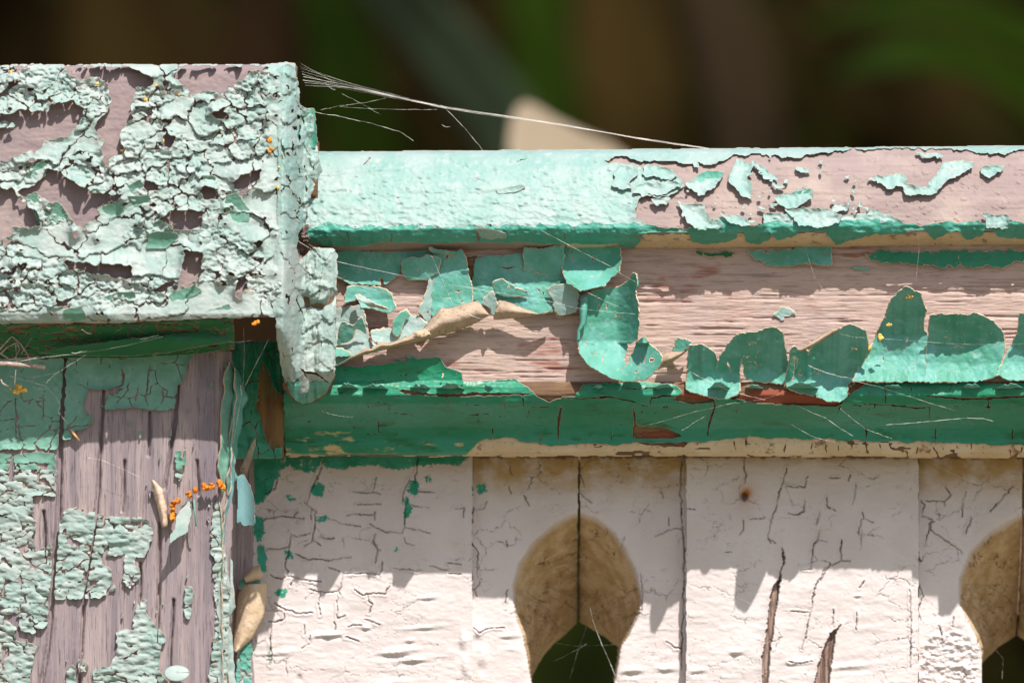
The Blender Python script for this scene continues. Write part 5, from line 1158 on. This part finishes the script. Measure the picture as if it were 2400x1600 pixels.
front_EF = [(2303,1720),(2303,1568),(2301,1521),(2273,1465),(2247,1418),(2249,1357),(2273,1297),(2320,1250),(2376,1215),(2398,1208),(2420,1215),(2476,1250),(2523,1297),(2547,1357),(2549,1418),(2523,1465),(2495,1521),(2492,1720)]
hole_EF = [(2305,1720),(2306,1570),(2352,1526),(2398,1496),(2444,1526),(2490,1570),(2490,1720)]
picket('scalloped_board', 'narrow white board with crumpled paint left of the hole at the picture edge', 2150, 2398, -290, E_cr, front_EF, hole_EF, ochre=och, seed=29, crumple=T8([(1850,1130),(1920,1080),(2060,1090),(2130,1190),(2140,1330),(2090,1500),(1820,1500),(1800,1250)]))
picket('scalloped_board', 'white board at the right picture edge beyond the last arched hole', 2398, 2640, -290, [], front_EF, hole_EF, ochre=och, seed=31, mirror=True)

# curled cream paper-like strip in the corner between post and first board
def build_corner_strip():
    root = empty('corner_batten', base(580, -150), 'grey wooden batten with a curled cream flake between post and white board', 'batten')
    k = kf(-170); st = 2.3
    U, V = grid(536, 628, 1062, 1690, st); qu = qc(U); qv = qc(V)
    P = -225 - 0.5 * (U - 540) + 2.5 * fbm(U / 6, V / 90, 3) + 1.5 * fbm(U / 12, V / 40, 5)
    ins = (qu < 600 + 6 * fbm(qv / 30, qu * 0, 3))
    bt = slab('batten', U, V, P, ins, 80, [w_post, w_post], root, k)
    boxm('lower_batten', 540, 596, 1692, 7690, -330, -235, w_post, root, k)
    cream = back_mat('cream_paint', (0.66, 0.52, 0.37), (0.60, 0.46, 0.31), (0.5, 0.36, 0.2))
    A = resample(T7([(60,900),(35,1000),(25,1150),(15,1300),(10,1360)]), 40); B = resample(T7([(250,890),(240,1000),(225,1120),(150,1260),(60,1350)]), 40); t = np.linspace(0, 1, 14)[None]
    uu = A[:, 0:1] * (1 - t) + B[:, 0:1] * t; vv = A[:, 1:2] * (1 - t) + B[:, 1:2] * t
    pmesh('paint_curl', uu, vv, -215 + 26 * np.sin(np.pi * t * 0.9) + 2 * fbm(uu / 14, vv / 14, 3), [cream, cream], root, k, 3)
    A = resample(T7([(90,850),(150,790),(200,770)]), 20); B = resample(T7([(100,880),(190,860),(215,830)]), 20)
    uu = A[:, 0:1] * (1 - t) + B[:, 0:1] * t; vv = A[:, 1:2] * (1 - t) + B[:, 1:2] * t
    pmesh('paint_curl', uu, vv, -200 + 14 * np.sin(np.pi * t) + 0 * uu, [cream, cream], root, k, 3)
    U2, V2 = grid(552, 620, 1335, 1395, 2)
    m = inpolys([T7([(55,930),(70,870),(200,845),(210,920),(120,940)])], qc(U2), qc(V2), 3, 9, 4)
    sheets('paint_flake', U2, V2, m.astype(int), -205 + 4 * fbm(U2 / 8, V2 / 8, 3), 3, [teal, backm, edgem], root, k)
    U2, V2 = grid(545, 606, 1495, 1690, 2)
    m = inpolys([T7([(40,1350),(110,1290),(150,1310),(140,1500),(150,1800),(40,1800)])], qc(U2), qc(V2), 4, 10, 4)
    f = fbm(qc(U2) / 9, qc(V2) / 12, 8)
    sheets('paint_flake', U2, V2, np.where(m & (f > -0.1), 1, 0), -212 + 4 * fbm(U2 / 9, V2 / 10, 3), 4, [teal, backm, edgem], root, k, limit=10)
    sheets('paint_flake', U2, V2, np.where(m & (f <= -0.1), 1, 0), -215 + 5 * fbm(U2 / 9, V2 / 10, 5), 4, [chalk, backm, edgem], root, k, limit=10)
build_corner_strip()

# ------------------------------------------------------------------ spider silk
def web(name_label, threads, p_loc, k=1.0):
    root = empty('cobweb', tuple(to_world(np.array(float(p_loc[0])), np.array(float(p_loc[1])), np.array(float(p_loc[2])), k)), name_label, 'cobweb')
    for i, (pts, pa, pb, r, sag) in enumerate(threads):
        c = resample(pts, 40); t = np.linspace(0, 1, 40)
        p = pa + (pb - pa) * t
        vv = c[:, 1] + (sag + 3.0) * np.sin(np.pi * t) + 1.2 * fbm(t * 14 + i, t * 0 + i, i)
        rr = 0.34 * r * (0.2 + 1.0 * vn(t * 26 + i * 3, t * 0, i) ** 1.5)
        tube('thread', np.stack([c[:, 0], vv, p], 1), rr, silk, root, 5, k)
    return root
rng = random.Random(4)
th = []
for i in range(9):
    y0 = 125 + i * 17 + rng.uniform(-4, 4); x0 = 262 + i * 5
    th.append((TW([(x0, y0), (520 + rng.uniform(-60, 60), 235 + i * 4), (1130, 380 + rng.uniform(-6, 6)), (1900, 492 + rng.uniform(-4, 4)), (2352, 575 + rng.uniform(-3, 3))]) + [(1662, 346 + rng.uniform(-1, 1))], -20, -175, 0.55 if i not in (4, 5) else 1.2, rng.uniform(0, 3)))
th.append((TW([(285, 230), (490, 262), (640, 280), (1130, 382), (1570, 445), (2352, 572)]) + [(1680, 347), (1860, 348)], -20, -175, 1.6, 0))
web('silk bundle stretched from the post cap corner down to the rail top', th, (705, 190, 190), 1.0)
web('thin sagging silk threads under the bundle beside the post cap', [
    (TW([(355, 432), (500, 448), (700, 488), (880, 543), (965, 605)]), 130, 60, 1.3, 0), (TW([(430, 255), (490, 298)]), 150, 140, 1.3, 0), (TW([(530, 320), (650, 370), (765, 445)]), 130, 110, 0.8, 0),
    (TW([(400, 420), (520, 385), (650, 368), (800, 346)]), 130, 100, 0.8, 0), (TW([(520, 400), (850, 405), (1110, 412)]), 130, 60, 0.9, 0), (TW([(1140, 505), (1190, 516)]), 50, 50, 1.4, 0)], (735, 270, 130))
web('knotted silk strand dropping from the bundle onto the rail', [(TW([(1130, 385), (1160, 400), (1240, 475), (1285, 520), (1330, 578), (1365, 620), (1395, 668)]), 20, -140, 1.7, 0)] , (1110, 345, -140))
web('long silk threads slanting across the peeling board', [
    (T4([(100, 725), (260, 820), (430, 905), (700, 960), (1060, 1030), (1500, 1110), (1900, 1185)]), 190, 85, 1.1, 0), (T4([(1900, 1185), (2080, 1220), (2280, 1242)]) + T5([(400, 925)]), 85, 95, 0.8, 0), (T4([(250, 795), (420, 860)]), 160, 100, 0.8, 0),
    (T4([(430, 1010), (640, 1080), (890, 1155)]), 100, 95, 1.1, 0), (T4([(1150, 1200), (1400, 1285), (1800, 1400)]), 110, 90, 1.4, 0), (T4([(1825, 700), (2010, 790), (2323, 950)]) + T5([(300, 705), (400, 765)]), 110, 100, 1.0, 0), (T5([(40, 730), (160, 810), (320, 890)]), 80, 90, 1.0, 0),
    (T4([(1080, 870), (1160, 1040), (1230, 1210)]), 95, 95, 0.8, 0), (T5([(1800, 490), (1805, 600), (1790, 760)]), 70, 60, 0.9, 0), (T5([(1240, 590), (1290, 740), (1345, 820)]), 60, 50, 0.6, 0)], (1000, 650, 90))
web('silk threads slanting over the green moulding', [
    (T5([(680, 1215), (850, 1290), (1040, 1350)]), 80, 70, 1.3, 0), (T5([(1200, 1378), (1340, 1430), (1480, 1530)]), 60, 30, 1.1, 0), (T5([(1255, 1180), (1420, 1235), (1600, 1275), (1980, 1400)]), 100, 60, 1.0, 0), (TR([(645, 725), (735, 758), (1000, 830)]), 100, 90, 1.2, 0),
    (TR([(900, 1065), (1105, 1215), (1310, 1300)]), 40, 10, 1.2, 0), (TR([(520, 1190), (700, 1280), (870, 1330)]), 20, -10, 1.2, 0), (TR([(1260, 1195), (1450, 1170), (1650, 1152), (1900, 1130), (2030, 1140), (2110, 1168)]), 40, 30, 1.3, 0), (TR([(1250, 520), (1500, 530), (1900, 552), (2352, 556)]), 110, 110, 0.6, 0),
    (TR([(0, 1030), (300, 980), (480, 930)]), 60, 60, 0.6, 0), (T5([(400, 1490), (700, 1400), (900, 1360)]), 40, 70, 0.5, 0), (T5([(630, 1500), (700, 1450), (745, 1430)]), 20, 20, 0.9, 0), (TR([(900, 480), (1120, 508)]), 110, 110, 0.7, 0), (T6([(450, 590), (660, 628)]), 60, 60, 0.7, 0)], (1900, 940, 60))
web('faint parallel silk threads across the white boards', [
    (T8([(1105, 312), (1290, 390)]), -190, -200, 1.1, 0), (T8([(1290, 390), (1500, 480), (1600, 540)]), -200, -215, 0.6, 0), (T8([(1490, 610), (1690, 700), (1780, 760)]), -215, -225, 0.7, 0), (T8([(1180, 240), (1400, 330)]), -190, -190, 0.6, 0), (T8([(1980, 310), (2160, 375)]), -180, -190, 1.2, 0), (T8([(1800, 200), (1980, 310)]), -170, -180, 0.7, 0),
    (T8([(1100, 410), (1360, 500)]), -210, -215, 0.6, 0), (T8([(0, 340), (300, 290), (650, 240)]), -220, -180, 0.6, 0), (T8([(0, 500), (90, 486)]), -220, -215, 0.7, 0), (T8([(1560, 90), (1700, 150)]), -120, -150, 1.0, 0), (T8([(900, 930), (1060, 1010)]), -200, -210, 0.6, 0)], (1950, 1180, -200))
web('sunlit silk strands hanging in the central arched hole', [
    (T8([(180, 1000), (200, 1080), (240, 1180), (280, 1270), (318, 1368), (340, 1420)]), -330, -300, 1.7, 0), (T8([(0, 1280), (70, 1235), (165, 1190)]), -380, -360, 0.6, 0), (T8([(0, 1185), (100, 1195), (320, 1190)]), -380, -350, 0.35, 0), (T8([(165, 1100), (120, 1220), (80, 1368)]), -370, -370, 0.4, 0),
    (T8([(0, 800), (150, 750)]), -300, -310, 0.7, 0), (T8([(0, 900), (130, 840)]), -310, -320, 0.7, 0), (T7([(1980, 790), (2150, 740), (2323, 640)]), -300, -320, 0.8, 0), (T7([(1900, 900), (2323, 760)]), -300, -330, 0.7, 0), (T7([(2020, 1050), (2323, 900)]), -320, -350, 0.7, 0), (T8([(2220, 1190), (2280, 1260), (2275, 1368)]), -420, -400, 0.8, 0)], (1390, 1450, -330))
web('dusty silk strands under the post cap', [
    (TP([(0, 425), (180, 380), (400, 345), (600, 320), (750, 300), (930, 275), (1200, 225), (1400, 180)]), 290, 280, 1.4, 0), (TP([(390, 585), (470, 495), (600, 410), (740, 335)]), 270, 285, 1.2, 0), (TP([(70, 515), (200, 550), (380, 590), (470, 690), (510, 760), (490, 820), (540, 890), (570, 925)]), 240, 190, 1.6, 0),
    (TP([(270, 610), (410, 625)]), 220, 210, 0.9, 0), (TP([(250, 525), (420, 495), (470, 490)]), 250, 250, 1.2, 0), (TP([(1210, 200), (1300, 170), (1370, 165)]), 290, 290, 2.4, 0), (TP([(620, 320), (700, 300), (750, 302)]), 292, 292, 2.0, 0), (TP([(745, 1225), (880, 1240), (980, 1280), (1200, 1390)]), 200, 190, 1.1, 0), (TP([(710, 115), (795, 155)]), 330, 325, 1.1, 0)], (200, 840, 290), KC)
web('silk thread crossing the green side board', [(TP([(2310, 200), (2240, 330), (2150, 500), (2080, 640), (2040, 860), (2000, 1100)]), 220, 150, 1.3, 0), (TP([(2095, 100), (2100, 300), (2085, 600)]), 250, 170, 0.8, 0), (TP([(2065, 600), (2070, 680)]), 170, 170, 3.0, 0), (TP([(1970, 225), (2100, 210), (2175, 210)]), 270, 270, 1.2, 0)], (590, 850, 200), KC)

# ------------------------------------------------------------------ dry bits
tw = empty('dry_twig_tangle', tuple(to_world(np.array(20.), np.array(850.), np.array(250.), KC)), 'tangle of dry grey twigs caught under the post cap', 'twigs')
for i, (pts, r) in enumerate(((([(-60,400),(120,420),(250,425),(385,445)]), 6), (([(-40,330),(40,240),(100,175),(170,240),(230,330),(260,400)]), 1.8), (([(0,330),(60,270),(140,230),(165,290),(120,380)]), 1.6), (([(-20,310),(100,390),(260,440)]), 2.2), (([(130,230),(140,400),(125,590)]), 1.2), (([(0,540),(20,580),(70,610)]), 2.0), (([(-20,380),(150,370),(330,350)]), 1.3), (([(180,330),(290,160)]), 0.8))):
    c = resample(TP(pts), 24); rr = r * np.linspace(1, 0.8, 24)
    tube('twig', np.stack([c[:, 0], c[:, 1], 262 + 12 * np.sin(np.arange(24) / 5 + i)], 1), rr, twigm, tw, 7, KC)
fl = empty('lichen_clump', tuple(to_world(np.array(42.), np.array(918.), np.array(210.), KC)), 'bright yellow-orange crumbly clump hanging under the twigs at the left', 'lichen')
for i in range(16):
    a = rng.uniform(0, 6.28); d = rng.uniform(0, 1) ** 0.5
    blob('lobe', 42 + 22 * d * math.cos(a), 915 + 11 * d * math.sin(a), 215 + rng.uniform(-6, 8), rng.uniform(4, 7), rng.uniform(3.5, 6), 5, lichen_y, fl, KC, 0.7, i, 7, 9)
for i, (x, y, r) in enumerate(((1175,440,9), (1172,395,8), (1180,350,9), (1212,322,8), (1283,285,9), (1330,250,7), (1402,236,9), (1440,226,7), (1510,222,10))):
    (u, v), = T3([(x, y)])
    names = ['lowest', 'second lowest', 'third from the bottom', 'fourth from the bottom', 'fifth from the bottom', 'small middle', 'sixth from the bottom', 'small second from the right', 'rightmost']
    o = empty('lichen_ball', tuple(to_world(np.array(u), np.array(v), np.array(185.), KP)), '%s rusty orange ball in the curved row on the post' % names[i], 'lichen', 'row of orange balls on the post')
    for j in range(5):
        q = r * rng.uniform(0.3, 0.75); blob('lobe', u + rng.uniform(-5, 5), v + rng.uniform(-5, 5), 178 + rng.uniform(-2, 6), q, q * rng.uniform(0.7, 1.2), q, rusty if rng.random() < 0.7 else lichen_o, o, KP, 0.9, j + i, 9, 12)
tube('stem', [(455 + 6 * t, 1170 + 62 * t, 190 + 12 * math.sin(3 * t)) for t in np.linspace(0, 1, 12)], 2.2, sage, shaft, 6, KP)
lf = empty('dry_leaf_scrap', tuple(to_world(np.array(370.), np.array(1180.), np.array(175.), KP)), 'pale tan dried leaf scrap stuck upright on the bare post', 'leaf scrap')
A = resample(T3([(1030,190),(1050,300),(1080,400),(1100,510)]), 24); B = resample(T3([(1050,185),(1110,250),(1140,380),(1145,500)]), 24); t = np.linspace(0, 1, 8)[None]
pmesh('blade', A[:, 0:1] * (1 - t) + B[:, 0:1] * t, A[:, 1:2] * (1 - t) + B[:, 1:2] * t, 166 + 12 * np.sin(np.pi * t) + 6 * np.linspace(1, 0, 24)[:, None], [drygrass, drygrass], lf, KP, 2)
sd = empty('seed_husk', tuple(to_world(np.array(177.), np.array(1018.), np.array(170.), KP)), 'small pale orange seed husk stuck on the shaded post', 'seed husk')
c = resample(TP([(612, 980), (640, 1015), (686, 1072)]), 12); tube('husk', np.stack([c[:, 0], c[:, 1], np.full(12, 172.)], 1), np.array([1, 2.4, 3.2, 3.6, 3.4, 3.2, 3, 2.6, 2.2, 1.8, 1.2, 0.5]), flat('husk_orange', (0.75, 0.42, 0.2)), sd, 7, KP)
for (x, y, lb, tf, p) in ((1440, 190, 'orange lichen scrap hung inside the tip of the tallest curled flake', TR, 92), (1220, 500, 'orange lichen scrap caught left of the tallest curled flake', TR, 85), (1130, 585, 'small orange scrap where two curled flakes meet', TR, 78), (1280, 405, 'tiny orange scrap on the edge of the tallest curled flake', TR, 88)):
    (u, v), = tf([(x, y)]); speck(u, v, p, 8 if y < 520 and x != 1280 else 5, lichen_y, lb, 1.0, 7)
(u, v), = T6([(1270, 352)]); speck(u, v, 30, 5, flat('pale_crumb', (0.7, 0.55, 0.35)), 'pale crumb stuck on the lower left green flake', 1.0, 4, cat='crumb')

# ------------------------------------------------------------------ garden behind
def bg(u, v, d):
    f = (D + d) / D
    return np.array([(u - 1200) * S * f, d, H + (800 - v) * S * f])
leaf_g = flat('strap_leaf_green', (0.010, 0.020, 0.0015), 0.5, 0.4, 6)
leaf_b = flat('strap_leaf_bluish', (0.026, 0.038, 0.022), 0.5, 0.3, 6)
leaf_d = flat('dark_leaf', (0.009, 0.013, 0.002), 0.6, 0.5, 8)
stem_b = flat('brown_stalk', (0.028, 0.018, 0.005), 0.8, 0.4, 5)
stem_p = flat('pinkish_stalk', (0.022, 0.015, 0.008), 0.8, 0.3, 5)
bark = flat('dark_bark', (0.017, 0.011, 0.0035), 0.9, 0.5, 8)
tanw = flat('tan_stake_wood', (0.36, 0.29, 0.205), 0.9, 0.12, 12)  # even tan of the stake's own wood

def ribbon(name, pts3, w, mat, parent, fold=0.25, thick=0.002):
    """a leaf blade along 3-D points with half-width w (list), V-folded, with thickness"""
    P3 = np.array(pts3, float); n = 26
    d = np.r_[0, np.cumsum(np.linalg.norm(np.diff(P3, axis=0), axis=1))]; t = np.linspace(0, d[-1], n)
    C = np.stack([np.interp(t, d, P3[:, i]) for i in range(3)], 1); ww = np.interp(t, d, w)
    for _ in range(3): C[1:-1] = 0.5 * C[1:-1] + 0.25 * (C[:-2] + C[2:])
    tg = np.gradient(C, axis=0); tg /= np.linalg.norm(tg, axis=1, keepdims=True)
    side = np.cross(tg, np.array([0.1, -1, 0.15])); side /= np.linalg.norm(side, axis=1, keepdims=True); nr = np.cross(side, tg)
    rows = []
    for s in (-1, -0.5, 0, 0.5, 1): rows.append(C + side * (ww * s)[:, None] + nr * (abs(s) * fold * ww)[:, None])
    G = np.stack(rows, 1); m = 5; top = G.reshape(-1, 3); bot = (G - nr[:, None] * thick).reshape(-1, 3)
    a = (np.arange(n - 1)[:, None] * m + np.arange(m - 1)[None]).ravel(); Q = np.stack([a, a + m, a + m + 1, a + 1], 1); nm = n * m
    rim = list(range(0, m)) + [i * m + m - 1 for i in range(1, n)] + [(n - 1) * m + j for j in range(m - 2, -1, -1)] + [i * m for i in range(n - 2, 0, -1)]
    rim = np.array(rim); r2 = np.roll(rim, -1)
    return raw_mesh(name, np.concatenate([top, bot]), np.concatenate([Q, Q[:, ::-1] + nm, np.stack([rim, r2, r2 + nm, rim + nm], 1)]), [mat], parent)

def plant(label, root_uvd, leaves, name='strap_leaf_plant'):
    u, d = root_uvd; b = bg(u, 800, d); b[2] = 0
    r = empty(name, tuple(b), label, 'plant', 'plants behind the fence')
    for pts, w, mt in leaves:
        P3 = [b + np.array([0.02 * random.Random(int(pts[0][0])).uniform(-1, 1), 0, 0])] + [bg(*q) for q in pts]
        ribbon('leaf', P3, np.linspace(1, 1, len(P3)) * 0 + np.array([w * 0.5] + [w] * (len(P3) - 2) + [w * 0.25]), mt, r)
    return r
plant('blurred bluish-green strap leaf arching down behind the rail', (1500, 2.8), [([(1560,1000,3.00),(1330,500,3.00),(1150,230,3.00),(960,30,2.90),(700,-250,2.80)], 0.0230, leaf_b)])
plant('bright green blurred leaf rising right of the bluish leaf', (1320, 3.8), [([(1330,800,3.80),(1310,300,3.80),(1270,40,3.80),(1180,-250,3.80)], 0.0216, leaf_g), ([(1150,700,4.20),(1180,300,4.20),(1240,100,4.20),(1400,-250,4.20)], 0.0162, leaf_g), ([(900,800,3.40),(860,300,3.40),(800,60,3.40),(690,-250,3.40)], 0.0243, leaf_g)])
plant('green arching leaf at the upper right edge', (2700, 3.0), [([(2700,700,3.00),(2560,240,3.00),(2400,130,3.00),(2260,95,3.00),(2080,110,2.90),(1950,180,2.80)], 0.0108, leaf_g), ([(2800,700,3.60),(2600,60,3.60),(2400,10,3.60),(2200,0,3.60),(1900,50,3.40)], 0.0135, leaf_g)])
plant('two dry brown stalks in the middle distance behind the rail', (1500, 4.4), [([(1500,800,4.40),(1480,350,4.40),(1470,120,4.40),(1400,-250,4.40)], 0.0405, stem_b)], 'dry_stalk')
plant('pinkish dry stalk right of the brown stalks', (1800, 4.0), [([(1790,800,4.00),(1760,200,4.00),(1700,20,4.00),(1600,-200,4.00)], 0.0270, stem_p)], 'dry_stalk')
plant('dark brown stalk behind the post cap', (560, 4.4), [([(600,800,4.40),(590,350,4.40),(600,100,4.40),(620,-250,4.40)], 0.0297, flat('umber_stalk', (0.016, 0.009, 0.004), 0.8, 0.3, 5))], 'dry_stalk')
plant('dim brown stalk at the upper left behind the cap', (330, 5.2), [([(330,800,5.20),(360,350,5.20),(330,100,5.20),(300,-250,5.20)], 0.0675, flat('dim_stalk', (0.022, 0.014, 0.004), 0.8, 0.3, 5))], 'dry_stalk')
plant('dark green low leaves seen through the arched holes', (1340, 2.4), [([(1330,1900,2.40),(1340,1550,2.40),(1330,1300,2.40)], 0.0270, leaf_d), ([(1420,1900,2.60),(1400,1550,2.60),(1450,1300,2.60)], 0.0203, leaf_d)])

# tan pointed stake close behind the fence
def build_stake():
    d = 1.25; b = bg(1300, 800, d); b[2] = 0
    r = empty('garden_stake', tuple(b), 'pale tan stake with a slanted pointed top just behind the rail', 'stake')
    out = [(1560, 1600), (1225, 450), (1190, 350), (1196, 290), (1212, 250), (1232, 238), (1262, 250), (1300, 275), (1360, 305), (1430, 335), (1490, 380), (1850, 1600)]
    front = np.array([bg(u, v, d) for u, v in out]); front = np.concatenate([front, [bg(3190, 6300, d), bg(2900, 6300, d)]])
    back = front + np.array([0, 0.022, 0]); n = len(front)
    bm_co = np.concatenate([front, back])
    me = bpy.data.meshes.new('stake_board'); me.from_pydata([tuple(x) for x in bm_co], [], [tuple(range(n)), tuple(range(2 * n - 1, n - 1, -1))] + [(i, i + n, (i + 1) % n + n, (i + 1) % n) for i in range(n)])
    me.vertices.foreach_set('co', (bm_co - np.array(r.location)).astype(np.float32).ravel()); me.materials.append(tanw); me.update()
    o = bpy.data.objects.new('board', me); COL.objects.link(o); o.parent = r
build_stake()

def build_hedge(label, x0, x1, y, hgt, seed, nleaf):
    rg = np.random.default_rng(seed)
    r = empty('hedge', ((x0 + x1) / 2, y, 0), label, 'hedge', 'dark hedges behind the garden')
    n, m = 40, 30
    X, Z = np.meshgrid(np.linspace(x0, x1, m), np.linspace(-0.1, hgt, n))
    Y = y + 0.35 + 0.25 * fbm(X * 1.3, Z * 1.3, seed) + 0.5 * (Z / hgt) ** 4
    a = (np.arange(n - 1)[:, None] * m + np.arange(m - 1)[None]).ravel()
    front = np.stack([X, Y, Z], -1).reshape(-1, 3); bk = front.copy(); bk[:, 1] = y + 1.4; nm = n * m
    Q = np.stack([a, a + 1, a + m + 1, a + m], 1)
    rim = np.array(list(range(0, m)) + [i * m + m - 1 for i in range(1, n)] + [(n - 1) * m + j for j in range(m - 2, -1, -1)] + [i * m for i in range(n - 2, 0, -1)]); r2 = np.roll(rim, -1)
    raw_mesh('branches', np.concatenate([front, bk]), np.concatenate([Q, Q[:, ::-1] + nm, np.stack([rim, rim + nm, r2 + nm, r2], 1)]), [bark], r)
    px = rg.uniform(x0, x1, nleaf); pz = rg.uniform(0, hgt, nleaf)
    py = y + 0.3 + 0.25 * fbm(px * 1.3, pz * 1.3, seed) + 0.5 * (pz / hgt) ** 4 - rg.uniform(0, 0.35, nleaf)
    c = np.stack([px, py, pz], 1); d1 = rg.normal(size=(nleaf, 3)); d1 /= np.linalg.norm(d1, axis=1, keepdims=True)
    d2 = np.cross(d1, rg.normal(size=(nleaf, 3))); d2 /= np.linalg.norm(d2, axis=1, keepdims=True)
    L = rg.uniform(0.03, 0.06, nleaf)[:, None]
    q = np.stack([c - d1 * L, c + d2 * L * 0.4, c + d1 * L, c - d2 * L * 0.4], 1).reshape(-1, 3)
    o = raw_mesh('foliage', q, np.arange(4 * nleaf).reshape(-1, 4), [leaf_d], r); o['kind'] = 'stuff'
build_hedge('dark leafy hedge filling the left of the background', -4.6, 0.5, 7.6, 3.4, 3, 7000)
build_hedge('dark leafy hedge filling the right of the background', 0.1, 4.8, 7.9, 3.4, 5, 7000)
